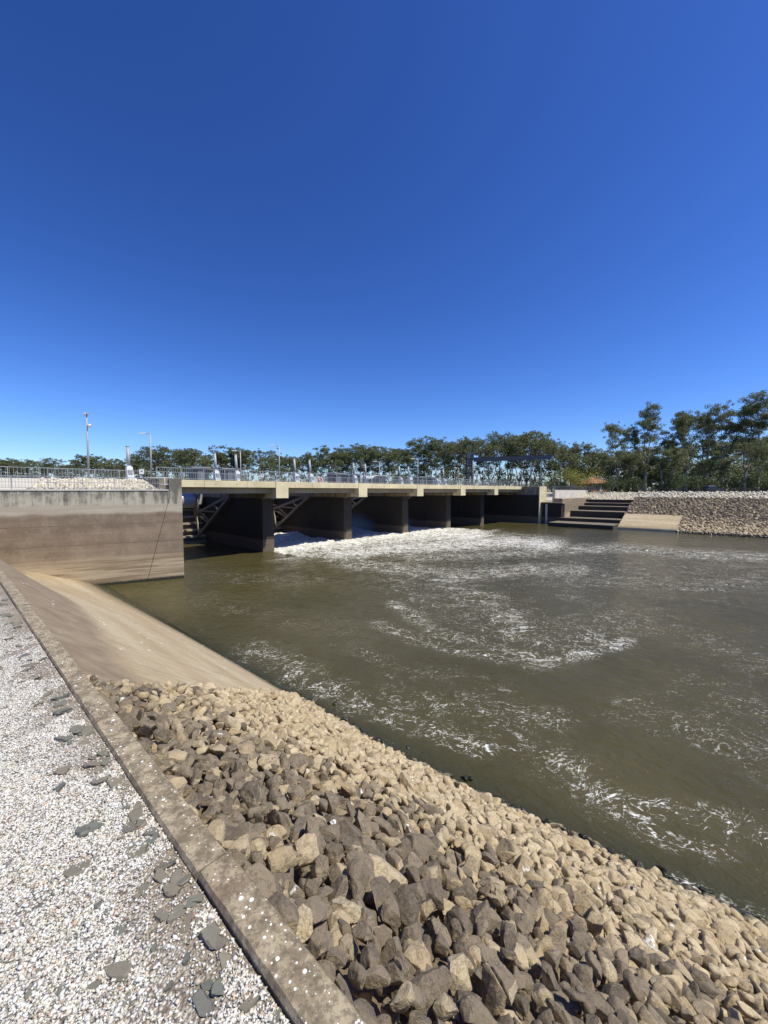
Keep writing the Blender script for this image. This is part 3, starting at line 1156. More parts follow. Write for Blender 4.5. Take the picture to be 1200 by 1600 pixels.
# ------------------------------------------------------------------ river water
foam_lines = [
    # (points in the photograph's survey frame, half width, strength)
    ([(445, 858), (520, 852), (600, 843), (680, 835), (740, 836)], 17, 0.9),
    ([(520, 866), (600, 858), (700, 852), (790, 846), (860, 852)], 13, 0.8),
    ([(640, 872), (740, 868), (840, 862), (960, 856), (1080, 866), (1200, 872)], 11, 0.42),
    ([(540, 880), (640, 890), (720, 900), (820, 890), (900, 892)], 14, 0.42),
    ([(700, 905), (735, 930), (760, 940), (790, 960), (805, 985)], 24, 0.36),
    ([(600, 872), (800, 890), (1000, 885), (1200, 890)], 26, 0.22),
    ([(640, 915), (800, 930), (1000, 928), (1200, 935)], 26, 0.16),
    ([(860, 960), (1000, 985), (1200, 990)], 30, 0.10),
    ([(620, 945), (650, 965), (690, 990), (740, 1002), (800, 1020), (870, 1036)], 12, 0.36),
    ([(590, 975), (650, 1000), (720, 1018), (790, 1030)], 8, 0.30),
    ([(620, 900), (680, 940), (760, 975), (860, 985), (960, 975)], 28, 0.24),
    ([(840, 1040), (880, 1030), (920, 1018), (972, 1005)], 12, 0.46),
    ([(800, 975), (840, 1000), (900, 1005), (930, 990)], 12, 0.34),
    ([(900, 930), (1000, 960), (1080, 1000), (1190, 1040)], 22, 0.20),
    ([(870, 905), (1000, 905), (1100, 915), (1200, 905)], 16, 0.26),
    ([(300, 935), (380, 950), (460, 975), (560, 985)], 16, 0.16),
    ([(410, 1020), (470, 1050), (520, 1080), (560, 1100)], 16, 0.34),
    ([(560, 1100), (640, 1130), (700, 1150), (750, 1170)], 18, 0.36),
    ([(620, 1085), (700, 1110), (790, 1100), (860, 1130)], 18, 0.24),
    ([(760, 1090), (800, 1150), (880, 1200), (960, 1260)], 24, 0.24),
    ([(860, 1180), (940, 1240), (1020, 1300), (1125, 1335)], 17, 0.40),
    ([(1060, 1315), (1100, 1330), (1130, 1338)], 8, 0.75),
    ([(960, 1250), (1060, 1270), (1140, 1290), (1200, 1310)], 16, 0.34),
    ([(1000, 1110), (1080, 1130), (1160, 1170), (1200, 1200)], 26, 0.22),
    ([(1080, 1070), (1140, 1090), (1200, 1120)], 24, 0.20),
    ([(1050, 1375), (1120, 1415), (1200, 1440)], 10, 0.32),
    ([(560, 1010), (620, 1050), (700, 1060)], 14, 0.18),
    ([(330, 900), (420, 905), (520, 905)], 14, 0.18),
]
ts = np.concatenate([np.arange(-60, -22, 0.3), np.arange(-22, 12, 0.16), np.arange(12, 90, 2.0)])
ns = np.concatenate([np.arange(6.8, 22, 0.14), np.arange(22, 100, 0.3)])
Tg, Ng = np.meshgrid(ts, ns, indexing='ij')
WX = TD.x * Tg + ND.x * Ng
WY = TD.y * Tg + ND.y * Ng
fwd = WY * math.cos(PITCH) + 7.2 * math.sin(PITCH)
fwd_ok = fwd > 0.5
fw = np.where(fwd_ok, fwd, 0.5)
PXg = 600 + FPX * WX / fw
PYg = 800 - FPX * (WY * math.sin(PITCH) - 7.2 * math.cos(PITCH)) / fw
foam = np.zeros_like(WX)
for line, hw, st in foam_lines:
    best = np.full_like(WX, 1e9)
    for (x0, y0), (x1, y1) in zip(line, line[1:]):
        dx, dy = x1 - x0, y1 - y0
        k = np.clip(((PXg - x0) * dx + (PYg - y0) * dy) / (dx * dx + dy * dy), 0, 1)
        # measure in a frame where the water plane's foreshortening is partly undone
        best = np.minimum(best, np.hypot((PXg - x0 - k * dx) * 0.45, PYg - y0 - k * dy))
    foam = np.maximum(foam, (min(st * 0.95 + 0.05, 0.5) if st < 0.76 else st * 0.92) * np.exp(-(best / (hw * (1.7 if st < 0.35 else 1.15))) ** 2))
foam = np.where(fwd_ok & (PXg > -200) & (PXg < 1500), foam, 0.1)
# the gates' outflow, in the bridge's own frame
RX = WX - BO.x
RY = WY - BO.y
U = RX * BU.x + RY * BU.y
Dd = RX * BD.x + RY * BD.y
bay = ((U > 0.6) & (U < 2.98 * SPAN)).astype(float)
out = bay * np.clip((Dd + 10) / 12, 0, 1)
foam = np.maximum(foam, out * 1.0)
foam = np.where((U < 0.3) & (Dd > -2), np.minimum(foam, 0.03), foam)
foam = np.where((U > 3.3 * SPAN) & (Dd > -3), np.minimum(foam, 0.05), foam)
foam = np.maximum(foam, 0.075)
Z = np.full_like(WX, WATER)
boil = np.clip((foam - 0.3) * 1.5, 0, 1)
it = np.nditer([WX, WY, boil], flags=['multi_index'])
dz = np.zeros_like(WX)
for x, y, b in it:
    x, y, b = float(x), float(y), float(b)
    h = 0.035 * mnoise.noise(Vector((x * 0.55, y * 0.55, 0.0))) + 0.016 * mnoise.noise(Vector((x * 1.6, y * 1.6, 7.0)))
    if b > 0.01:
        h += b * (0.26 * mnoise.noise(Vector((x * 0.6, y * 0.6, 2.0))) + 0.20 * mnoise.noise(Vector((x * 1.9, y * 1.9, 5.0))) + 0.16 * mnoise.noise(Vector((x * 4, y * 4, 9.0))))
    dz[it.multi_index] = h
mound = bay * (0.3 * np.exp(-((Dd - 2.0) / 6.5) ** 2) + 0.6 * np.exp(-((Dd - 15.0) / 3.0) ** 2))
mound *= np.clip((U - 0.6) / 1.5, 0, 1)
Z += dz + mound
nv_t, nv_n = WX.shape
V = np.stack([WX, WY, Z], -1).reshape(-1, 3)
idx = np.arange(nv_t * nv_n).reshape(nv_t, nv_n)
F = np.stack([idx[:-1, :-1], idx[1:, :-1], idx[1:, 1:], idx[:-1, 1:]], -1).reshape(-1, 4)
me = np_mesh('river_water', V, F)
at = me.attributes.new('foam', 'FLOAT', 'POINT')
at.data.foreach_set('value', foam.astype(np.float32).ravel())
bl = np.clip((Tg + 7) / 9, 0, 1)
n_edge = 7.85 + 0.75 * bl * bl * (3 - 2 * bl)
edge = np.clip(0.9 * np.exp(-np.maximum(Ng - n_edge, 0) / 0.55), 0, 1) * (Tg > -30)
ea = me.attributes.new('edge', 'FLOAT', 'POINT')
ea.data.foreach_set('value', edge.astype(np.float32).ravel())
river = link_mesh('river_water', me, M['water'], smooth=True, kind='structure')
# make sure it faces up
if me.polygons[0].normal.z < 0:
    me.flip_normals()
# pool above the weir
mb = MB()
mb.add([B(-14, 21.6, 0.6), B(80, 21.6, 0.6), B(240, 330, 0.6), B(-220, 330, 0.6)], [(0, 1, 2, 3)])
upw = mb.build('upstream_water', M['water'], kind='structure')

# ------------------------------------------------------------------ far bank
FBN = 83.75
FTOP = 1.45
FRUN = 24.0


def far_slope(n):
    return WATER + (n - FBN) * (FTOP - WATER) / FRUN


FT0 = -15.6
sec = [(FBN - 3.0, far_slope(FBN - 3.0) - 0.12), (FBN + FRUN, FTOP - 0.12), (FBN + FRUN + 20, FTOP - 0.12), (FBN + FRUN + 20, WATER - 3), (FBN - 3.0, WATER - 3)]
mb = MB()
mb.add([R(FT0, n, z) for n, z in sec] + [R(70, n, z) for n, z in sec], [(0, 1, 2, 3, 4), (9, 8, 7, 6, 5), (0, 5, 6, 1), (1, 6, 7, 2)])
far_bank = mb.build('far_rock_bank', M['soil'])
tag(far_bank, 'far river bank of tumbled rocks, cream along its top and dark below', 'rock bank')
gf = np.random.default_rng(77)


def far_inside(t, n):
    if t < FT0 + 0.1:
        return False
    if n < FBN + 8.1 and t < -6.3:
        return False
    return True


fpts = scatter(-16, 14, FBN - 0.6, FBN + FRUN + 0.3, lambda t, n, g: g.uniform(0.15, 0.36), gf, 52000, far_inside)
fpos = np.array([R(t, n, far_slope(n) + gf.uniform(-0.08, 0.1))[:] for t, n, r in fpts])
fscl = np.array([np.array([gf.uniform(0.9, 1.4), gf.uniform(0.8, 1.1), gf.uniform(0.6, 0.9)]) * r * 1.1 for t, n, r in fpts])
protos1 = [rock_verts(2, 500 + i, 9, 0.42, 0.8) for i in range(20)]
joined_rocks('bank_rocks', protos1, 2, fpos, fscl, rand_rot(gf, len(fpts)), M['rock_far'], far_bank)
print('far rocks', len(fpts))

# land beyond: far bank, ours behind the wing wall
mb = MB()
mb.add([R(FT0, FBN + FRUN - 0.1, FTOP), R(120, FBN + FRUN - 0.1, FTOP), R(120, FBN + FRUN + 4, FTOP), R(FT0, FBN + FRUN + 4, FTOP)], [(0, 1, 2, 3)])
tr = mb.build('bank_track', M['pale_track'], kind='structure')
mb = MB()
mb.add([R(FT0, FBN + FRUN + 3.9, FTOP - 0.01), R(400, FBN + FRUN + 3.9, FTOP - 0.01), R(1500, 2500, 3), R(-2500, 2500, 3), R(-2500, 400, 2.5), R(-60, 118, FTOP), R(FT0, 116, FTOP - 0.01)], [(0, 1, 2, 3, 4, 5, 6)])
land = mb.build('ground', M['earth'], kind='structure')
mb = MB()
mb.add([Wl(0.4, 6.5, DECK - 0.02), Wl(60, 6.5, DECK - 0.02), Wl(200, 60, DECK - 0.02), Wl(400, 1500, DECK), B(-200, 1500, DECK), B(-60, 300, DECK), B(-12.6, 40, DECK - 0.02), B(-12.6, 2.0, DECK - 0.02)], [(0, 1, 2, 3, 4, 5, 6, 7)])
land2 = mb.build('upper_ground', M['pale_track'], kind='structure')

lb_ = MB().add([R(-40, 108.5, -0.6), R(FT0, 108.5, -0.6), R(FT0, 116.02, FTOP), R(-40, 116.02, FTOP)], [(0, 1, 2, 3)]).build('landing_bank', M['pale_track'])
tag(lb_, 'short pale rocky slope above the top of the broad dark steps', 'bank')
lpts = scatter(-29, FT0, 108.6, 116, lambda t, n, g: g.uniform(0.15, 0.32), gf, 5000)
joined_rocks('landing_rocks', protos1, 2, np.array([R(t, n, -0.6 + (n - 108.5) / 7.5 * (FTOP + 0.6))[:] for t, n, r in lpts]), np.array([np.array([1.1, 0.9, 0.7]) * r for t, n, r in lpts]), rand_rot(gf, len(lpts)), M['rock_pale'], lb_)

# ------------------------------------------------------------------ wing wall
wall = empty('wing_wall', WC, 0, 'tall weathered concrete wing wall stained brown, with a slanting joint near its end', 'wall')
WTOP = EYE + 0.02


def from_wall(poly, b0, b1):
    """poly in (s, z) on the face, extruded back from b0 to b1"""
    n = len(poly)
    v = [Wl(s, b0, z) - WC for s, z in poly] + [Wl(s, b1, z) - WC for s, z in poly]
    f = [tuple(range(n)), tuple(range(2 * n - 1, n - 1, -1))]
    for i in range(n):
        j = (i + 1) % n
        f.append((j, i, n + i, n + j))
    return MB().add(v, f)


S_TOP, S_MID, S_BOT = 0.92, 0.92, 2.75
ZJ = 1.25
from_wall([(S_MID + 0.012, WTOP), (S_MID + 0.012, ZJ), (S_BOT + 0.287, WATER - 1.5), (40, WATER - 1.5), (40, WTOP)], 0.02, 0.6).build('wall_face', M['wing'], wall, bevel=0.012)
from_wall([(0, DECK - 0.02), (0, WATER - 1.5), (S_BOT + 0.263, WATER - 1.5), (S_MID - 0.012, ZJ), (S_MID - 0.012, DECK - 0.02)], 0.0, 0.7).build('nose_block', M['wing'], wall, bevel=0.015)
from_wall([(S_MID + 0.03, WTOP + 0.003), (S_MID + 0.03, WTOP + 0.11), (40, WTOP + 0.11), (40, WTOP + 0.003)], -0.03, 0.42).build('coping', M['pale_concrete'], wall, bevel=0.015)
# the abutment side towards the gates
mb = MB()
mb.hexa([p - WC for p in (Wl(0, 0.705, WATER - 1.5), B(-12.12, 26, WATER - 1.5), B(-14.2, 26, WATER - 1.5), Wl(1.6, 0.705, WATER - 1.5), Wl(0, 0.705, DECK - 0.03), B(-12.12, 26, DECK - 0.03), B(-14.2, 26, DECK - 0.03), Wl(1.6, 0.705, DECK - 0.03))])
mb.build('abutment_side', M['pier'], wall, bevel=0.015)

# bank of pale rocks behind the wall
bank = MB()
vs = [Wl(0.95, 0.42, WTOP - 0.02), Wl(45, 0.42, WTOP - 0.02), Wl(45, 2.2, WTOP + 0.35), Wl(0.95, 2.2, WTOP + 0.35), Wl(45, 6.6, DECK - 0.03), Wl(0.95, 5.2, DECK - 0.03)]
pale_bank = MB().add(vs, [(0, 1, 2, 3), (3, 2, 4, 5)]).build('pale_bank', M['pale_track'])
tag(pale_bank, 'pale earth bank topped with cream rocks behind the wing wall coping', 'bank')
gq = np.random.default_rng(31)


def pale_z(s, b):
    if b < 2.2:
        return WTOP - 0.02 + (b - 0.42) / 1.78 * 0.37
    return WTOP + 0.35 + (b - 2.2) / 3.0 * (DECK - 0.38 - WTOP)


qp = scatter(1.0, 9.6, 0.6, 4.6, lambda s, b, g: g.uniform(0.09, 0.20), gq, 6000, lambda s, b: s < 9.6 - max(0, 1.9 - b) * 1.2 or gq.random() < 0.12)
qpos = np.array([Wl(s, b, pale_z(s, b) + 0.06)[:] for s, b, r in qp])
qscl = np.array([np.array([gq.uniform(0.9, 1.4), gq.uniform(0.8, 1.1), gq.uniform(0.5, 0.8)]) * r * 1.15 for s, b, r in qp])
joined_rocks('cream_rocks', protos1, 2, qpos, qscl, rand_rot(gq, len(qp)), M['rock_pale'], pale_bank)

# ------------------------------------------------------------------ fences


def fence(name, path, z0, h, label, mat, post_gap=2.4, post_w=0.06, bar_gap=0.13, bar_r=0.009, rail_r=0.024, mid=None, foot=0.12, group=None, post_over=0.0):
    """path: list of Vector (xy); straight runs of posts, rails and upright bars"""
    base = Vector((path[0].x, path[0].y, z0))
    root = empty(name, base, 0, label, 'fence', group)
    bars = MB()
    rails = MB()
    for a, b in zip(path, path[1:]):
        a = Vector((a.x, a.y, 0))
        b = Vector((b.x, b.y, 0))
        L = (b - a).length
        d = (b - a) / L
        o = Vector((0, 0, z0)) - base
        k = max(1, round(L / post_gap))
        for i in range(k + 1):
            p = a + d * (L * i / k) + o
            MB().beam(p, p + Vector((0, 0, h + post_over)), post_w, post_w, up=d).build('post', mat, root)
        nb = int(L / bar_gap)
        for i in range(nb):
            p = a + d * (bar_gap * (i + 0.5)) + o
            bars.beam(p + Vector((0, 0, foot)), p + Vector((0, 0, h - 0.03)), bar_r * 2, bar_r * 2, up=d)
        rails.beam(a + o + Vector((0, 0, h)), b + o + Vector((0, 0, h)), rail_r * 2, rail_r * 2)
        rails.beam(a + o + Vector((0, 0, foot)), b + o + Vector((0, 0, foot)), rail_r * 1.6, rail_r * 1.6)
        if mid:
            rails.beam(a + o + Vector((0, 0, mid)), b + o + Vector((0, 0, mid)), rail_r * 1.6, rail_r * 1.6)
    rails.build('rails', mat, root)
    bars.build('bars', mat, root, kind='stuff')
    return root


fence('wall_fence', [Wl(0.6, 0.2), Wl(34, 0.2)], WTOP + 0.11, 0.92, 'low galvanised fence along the coping of the wing wall', M['galv'], 2.0, 0.05, 0.17, 0.009, 0.02, mid=0.5)
rail_down = fence('bridge_railing', [B(-12.6, 0.25), B(64, 0.25)], DECK, 1.1, 'galvanised railing along the near downstream edge of the bridge deck', M['galv'], 2.07, 0.05, 0.19, 0.009, 0.022)
rail_up = fence('bridge_railing', [B(-26, 9.3), B(70, 9.3)], DECK, 1.1, 'galvanised railing along the rear upstream edge of the bridge deck', M['galv'], 2.07, 0.05, 0.26, 0.009, 0.022)
fence('security_fence', [aty(75, 747, 44).xy.to_3d(), aty(186, 747, 46).xy.to_3d()], DECK, 1.45, 'tall bar fence panels behind the cream rocks, beside the camera mast', M['galv_dark'], 2.3, 0.07, 0.14, 0.012, 0.025, post_over=0.12)
fence('security_fence', [aty(-40, 747, 60).xy.to_3d(), aty(74, 747, 52).xy.to_3d()], DECK - 0.1, 1.25, 'grey bar fence with tall posts beyond the end of the wing wall', M['galv_dark'], 4.0, 0.09, 0.16, 0.012, 0.03, mid=0.8, post_over=0.5)
fence('lock_fence', [B(63.5, -2.0), B(68, -4.5), R(-29.5, 108), R(-26, 118)], FTOP + 0.4, 1.1, 'blue grey bar fence on the pale lock wall beside the bridge end', M['galv_dark'], 2.2, 0.06, 0.2, 0.012, 0.025)
fence('bank_fence', [R(-16, FBN + FRUN + 3), R(40, FBN + FRUN + 3)], FTOP, 1.0, 'dark mesh fence along the top of the far rock bank', M['fence_dark'], 2.6, 0.07, 0.16, 0.012, 0.025, mid=0.5)

# bent handrail at the end of the wing wall fence
mb = MB()
hp = [Wl(2.6, 0.1, WTOP + 1.05), Wl(0.75, 0.1, WTOP + 1.05), Wl(0.5, 0.1, WTOP + 0.98), Wl(0.42, 0.1, WTOP + 0.8), Wl(0.5, 0.1, WTOP + 0.6), Wl(0.75, 0.1, WTOP + 0.52), Wl(1.5, 0.1, WTOP + 0.52)]
hb = hp[-1]
mb.path([p - hb for p in hp], [0.03] * 7, 8)
mb.tube(Wl(1.2, 0.1, WTOP + 0.11) - hb, Wl(1.2, 0.1, WTOP + 1.05) - hb, 0.025)
o = mb.build('bent_handrail', M['white_paint'], smooth=True)
o.location = hb
tag(o, 'pale bent tube handrail at the bridge end of the wing wall', 'handrail')

# ------------------------------------------------------------------ bridge deck
U0, U1 = -12.0, 62.3
deck = empty('bridge_deck', B(0, 0, SOFFIT), BANG, 'long concrete road bridge deck spanning the weir gates', 'bridge')
# local frame: x = u, y = d (upstream), z from SOFFIT
DH = DECK - SOFFIT
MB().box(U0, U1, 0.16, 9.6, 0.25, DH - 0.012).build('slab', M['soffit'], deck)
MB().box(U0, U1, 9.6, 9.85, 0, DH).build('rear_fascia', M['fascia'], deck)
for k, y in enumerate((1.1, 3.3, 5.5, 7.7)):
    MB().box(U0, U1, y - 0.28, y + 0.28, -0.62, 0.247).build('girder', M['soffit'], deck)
for i in range(-1, 5):
    ua, ub = i * SPAN + 0.8, (i + 1) * SPAN - 0.8
    if i == -1:
        ua = U0
    cuts = [ua, ua + (ub - ua) * 0.31, ua + (ub - ua) * 0.70, ub]
    for a, b in zip(cuts, cuts[1:]):
        MB().box(a + 0.012, b - 0.012, 0.0, 0.157, 0, DH).build('fascia_panel', M['fascia'], deck, bevel=0.012)
        # tie-bar holes
        for q in (0.25, 0.75):
            uu = a + (b - a) * q
            MB().tube((uu, -0.004, DH * 0.42), (uu, -0.012, DH * 0.42), 0.045, 0.045, 8).build('bolt_cap', M['rust_steel'], deck)

# ------------------------------------------------------------------ piers
num = ['first', 'second', 'third', 'fourth', 'fifth', 'sixth']
PB = WATER - 1.5
for j in range(5):
    p = empty('weir_pier', B(j * SPAN, 0, PB), BANG, 'dark stained concrete bridge pier, %s from the brown wing wall' % num[j], 'pier', 'bridge piers')
    hw = 0.74
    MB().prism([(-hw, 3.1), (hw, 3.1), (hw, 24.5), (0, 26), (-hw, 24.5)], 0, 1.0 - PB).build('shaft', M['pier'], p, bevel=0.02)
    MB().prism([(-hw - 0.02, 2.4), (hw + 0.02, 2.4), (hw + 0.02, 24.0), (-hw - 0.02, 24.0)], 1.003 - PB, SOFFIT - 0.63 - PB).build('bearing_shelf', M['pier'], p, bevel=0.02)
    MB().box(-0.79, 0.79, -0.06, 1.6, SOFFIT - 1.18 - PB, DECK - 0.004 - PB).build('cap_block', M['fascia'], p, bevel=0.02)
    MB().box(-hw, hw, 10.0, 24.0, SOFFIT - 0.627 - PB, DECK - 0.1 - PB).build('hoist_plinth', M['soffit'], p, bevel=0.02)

# right abutment and the lock walls
ab = empty('lock_abutment', B(62.4, 0, PB), BANG, 'dark concrete abutment block closing the far end of the bridge', 'abutment')
H = -PB
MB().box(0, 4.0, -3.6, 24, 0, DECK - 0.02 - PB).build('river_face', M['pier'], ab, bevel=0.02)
MB().box(0.05, 4.0, -3.78, -3.603, 0, DECK - 0.05 - PB).build('nose', M['fascia'], ab, bevel=0.02)
MB().box(-0.05, -0.003, -2.4, -1.4, H + EYE - 0.7 - 0.2, H + EYE + 0.2).build('wall_cabinet', M['galv_dark'], ab)
lock = empty('lock_wall', B(63.2, -4, PB), BANG, 'beige lock entrance wall with a dark slot, between the bridge end and the steps', 'lock wall')
MB().box(0.2, 1.0, -4.2, -0.0, 0, EYE - 2.65 - PB).build('river_face', M['pier'], lock, bevel=0.02)
MB().box(1.003, 24, -4.6, -4.0, 0, EYE - 2.7 - PB).build('downstream_face', M['apron'], lock, bevel=0.02)
MB().box(-0.05, 0.19, -1.25, -0.85, 0, EYE - 2.8 - PB).build('guide_rail', M['pale_concrete'], lock)
MB().box(-0.1, 1.2, -4.5, 0.18, EYE - 2.647 - PB, EYE - 2.45 - PB).build('slot_lintel', M['soffit'], lock)
MB().box(1.5, 24, -3.9, -2.0, 0, EYE - 1.6 - PB).build('ledge', M['wing'], lock, bevel=0.02)
MB().box(2.6, 26, -1.9, -1.3, 0, EYE + 0.25 - PB).build('parapet', M['pale_concrete'], lock, bevel=0.02)

# ------------------------------------------------------------------ stepped landing
steps = empty('river_steps', R(-22, 86, WATER - 0.6), 0, 'flight of six broad dark concrete steps down to the water on the far bank', 'steps')
so = steps.location
z_tops = [EYE - 6.45, EYE - 5.75, EYE - 4.4, EYE - 3.5, EYE - 2.85, EYE - 2.1]
n_front = [82.2, 88.1, 92.8, 98.2, 102.4, 106.0]
zprev = WATER - 0.6
for k, (nf, zt) in enumerate(zip(n_front, z_tops)):
    nb = n_front[k + 1] + 0.3 if k < 5 else 109.5
    ta = -27.4
    q4 = [R(ta, nf), R(-15.7, nf), R(-15.7, nb), R(ta, nb)]
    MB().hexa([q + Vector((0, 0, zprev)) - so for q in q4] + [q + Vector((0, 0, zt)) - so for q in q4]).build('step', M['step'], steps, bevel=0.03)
    # tread slab in the lighter, sunlit copy of the step concrete
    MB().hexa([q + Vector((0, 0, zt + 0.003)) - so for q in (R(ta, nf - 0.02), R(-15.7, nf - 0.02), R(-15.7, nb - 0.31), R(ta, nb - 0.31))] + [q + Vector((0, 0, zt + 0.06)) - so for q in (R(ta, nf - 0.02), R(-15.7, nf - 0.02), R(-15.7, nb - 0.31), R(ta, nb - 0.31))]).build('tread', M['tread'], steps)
    zprev = zt - 0.5
# tan apron beside the steps
p0 = R(-15.8, FBN - 0.1, WATER - 0.2)
aq = [R(-15.5, FBN - 0.6, WATER - 0.25), R(-6.2, FBN - 0.6, WATER - 0.25), R(-6.2, FBN + 8.3, far_slope(FBN + 8.3) + 0.25), R(-15.5, FBN + 8.3, far_slope(FBN + 8.3) + 0.25)]
mb = MB()
mb.hexa([q - p0 - Vector((0, 0, 0.6)) for q in aq] + [q - p0 for q in aq])
o = mb.build('far_apron', M['apron'], bevel=0.03)
o.location = p0
tag(o, 'sloping tan concrete apron between the dark steps and the far rocks', 'apron')

# ------------------------------------------------------------------ radial gates
TRD, TRZ = 10.3, EYE - 0.52
RG = 11.3


def gate_parts(i):
    ua, ub = (i - 1) * SPAN + 0.78, i * SPAN - 0.78
    if i == 0:
        ua = -12.0
    uc = (ua + ub) / 2
    lift = {0: 0.0, 1: 0.35, 2: 0.7, 3: 0.6, 4: 0.0, 5: 0.0}[i]
    return ua, ub, uc, lift


state = ['shut, with a grey drum on top, beside the brown wing wall', 'raised over white foam in the bay after the first pier', 'raised in the misty bay after the second pier', 'raised over foam in the bay after the third pier', 'shut in the dark bay after the fourth pier', 'shut in the dark bay beside the far abutment']
for i in range(6):
    ua, ub, uc, lift = gate_parts(i)
    g = empty('radial_gate', B(uc, TRD, WATER), BANG, 'steel radial weir gate ' + state[i], 'gate', 'radial gates of the weir')
    hx = (ub - ua) / 2
    cz = TRZ - WATER
    turn = lift / RG

    def arc(r, a):
        a += turn
        return (r * math.cos(a), cz + r * math.sin(a))

    a0 = -math.asin((TRZ - WATER + 0.3) / RG)
    a1 = 0.02
    # skin plate
    n = 14
    vs = []
    for k in range(n + 1):
        a = a0 + (a1 - a0) * k / n
        for r in (RG, RG + 0.06):
            y, z = arc(r, a)
            vs += [(-hx + 0.05, y, z), (hx - 0.05, y, z)]
    fs = []
    for k in range(n):
        b = k * 4
        fs += [(b, b + 1, b + 5, b + 4), (b + 2, b + 6, b + 7, b + 3), (b, b + 4, b + 6, b + 2), (b + 1, b + 3, b + 7, b + 5)]
    fs += [(0, 2, 3, 1), (n * 4, n * 4 + 1, n * 4 + 3, n * 4 + 2)]
    MB().add(vs, fs).build('skin_plate', M['rust_steel'], g, smooth=False)
    # horizontal ribs: shelves on the downstream face
    nr = 8
    for k in range(nr):
        a = a0 + 0.03 + (a1 - 0.06 - a0) * k / (nr - 1)
        y, z = arc(RG - 0.003, a)
        dpt = 0.95 if k < nr - 2 else 0.6
        MB().box(-hx + 0.12, hx - 0.12, y - dpt, y, z, z + 0.07).build('rib', M['rib'], g)
        MB().box(-hx + 0.12, hx - 0.12, y - dpt, y - dpt + 0.05, z - 0.2, z - 0.003).build('rib_lip', M['rib'], g)
    # bottom stiffeners
    for k in range(7):
        u = -hx + 0.8 + k * (2 * hx - 1.6) / 6
        y, z = arc(RG - 0.004, a0 + 0.005)
        MB().beam((u, y, z), (u, y - 0.7, z - 0.1), 0.08, 0.5).build('stiffener', M['rust_steel'], g)
    for s in (-1, 1):
        u = s * (hx - 1.25)
        tr_ = Vector((s * (hx - 0.45), 0, cz))
        yu, zu = arc(RG - 1.35, -0.285)
        yl, zl = arc(RG - 1.35, -0.60)
        yt, zt = arc(RG - 1.3, 0.0)
        up_ = Vector((u, yu, zu))
        lo_ = Vector((u, yl, zl))
        MB().beam(tr_, up_, 0.24, 0.34).build('upper_arm', M['rust_steel'], g)
        MB().beam(tr_, lo_, 0.24, 0.34).build('lower_arm', M['rust_steel'], g)
        MB().beam(up_, lo_, 0.22, 0.26, up=(1, 0, 0)).build('end_post', M['rib'], g)
        MB().beam((u, yu + 0.15, zu - 0.1), (u, yt + 0.1, zt + 0.2), 0.2, 0.24, up=(1, 0, 0)).build('top_post', M['rib'], g)
        L_ = lambda q: tr_.lerp(lo_, q)
        Uq = lambda q: tr_.lerp(up_, q)
        for a, b in ((Uq(0.45), L_(0.38)), (Uq(0.82), L_(0.40)), (Uq(0.86), L_(0.64)), (Uq(1.0), L_(0.68))):
            MB().beam(a, b, 0.16, 0.2).build('brace', M['rust_steel'], g)
        MB().tube((s * (hx - 0.02), 0, cz), (s * (hx - 0.8), 0, cz), 0.32, 0.32, 12).build('trunnion', M['rust_steel'], g)
        # back brackets from posts to skin
        y2, z2 = arc(RG, -0.60)
        MB().beam(lo_, (u, y2, z2), 0.2, 0.2).build('bracket', M['rust_steel'], g)
        y2, z2 = arc(RG, -0.30)
        MB().beam(up_, (u, y2, z2), 0.2, 0.2).build('bracket', M['rust_steel'], g)
    if i == 0:
        zc_, yc_ = EYE - 1.32 - WATER, 9.85
        MB().tube((-hx + 0.2, yc_, zc_), (hx - 1.45, yc_, zc_), 1.12, 1.12, 28).build('drum', M['drum'], g, smooth=False)
        pl = []
        for k in range(13):
            a = math.pi * (0.5 + k / 12)
            pl.append((yc_ - 0.15 + 1.55 * math.cos(a), zc_ - 0.45 + 1.75 * math.sin(a)))
        pl += [(yc_ + 0.75, zc_ - 1.2), (yc_ + 0.75, zc_ + 0.9)]
        q = len(pl)
        vs = [(hx - 1.44, y, z) for y, z in pl] + [(hx - 1.30, y, z) for y, z in pl]
        fs = [tuple(range(q)), tuple(range(2 * q - 1, q - 1, -1))] + [(a, (a + 1) % q, q + (a + 1) % q, q + a) for a in range(q)]
        MB().add(vs, fs).build('end_plate', M['rust_steel'], g)
        MB().box(hx - 1.1, hx - 0.35, 9.2, 9.9, zc_ - 0.6, zc_ + 0.85).build('hoist_bracket', M['drum'], g, bevel=0.03)
    else:
        y, z = arc(RG - 0.9, 0.02)
        MB().box(-hx + 0.1, hx - 0.1, y - 0.6, y + 0.8, z + 0.25, z + 0.33).build('walkway', M['galv_dark'], g)
sillm = MB().box(-13.5, 64, 19.3, 22.5, PB, WATER - 0.25, fn=lambda x, y, z: B(x, y, z)).build('weir_sill', M['pier'], kind='structure')
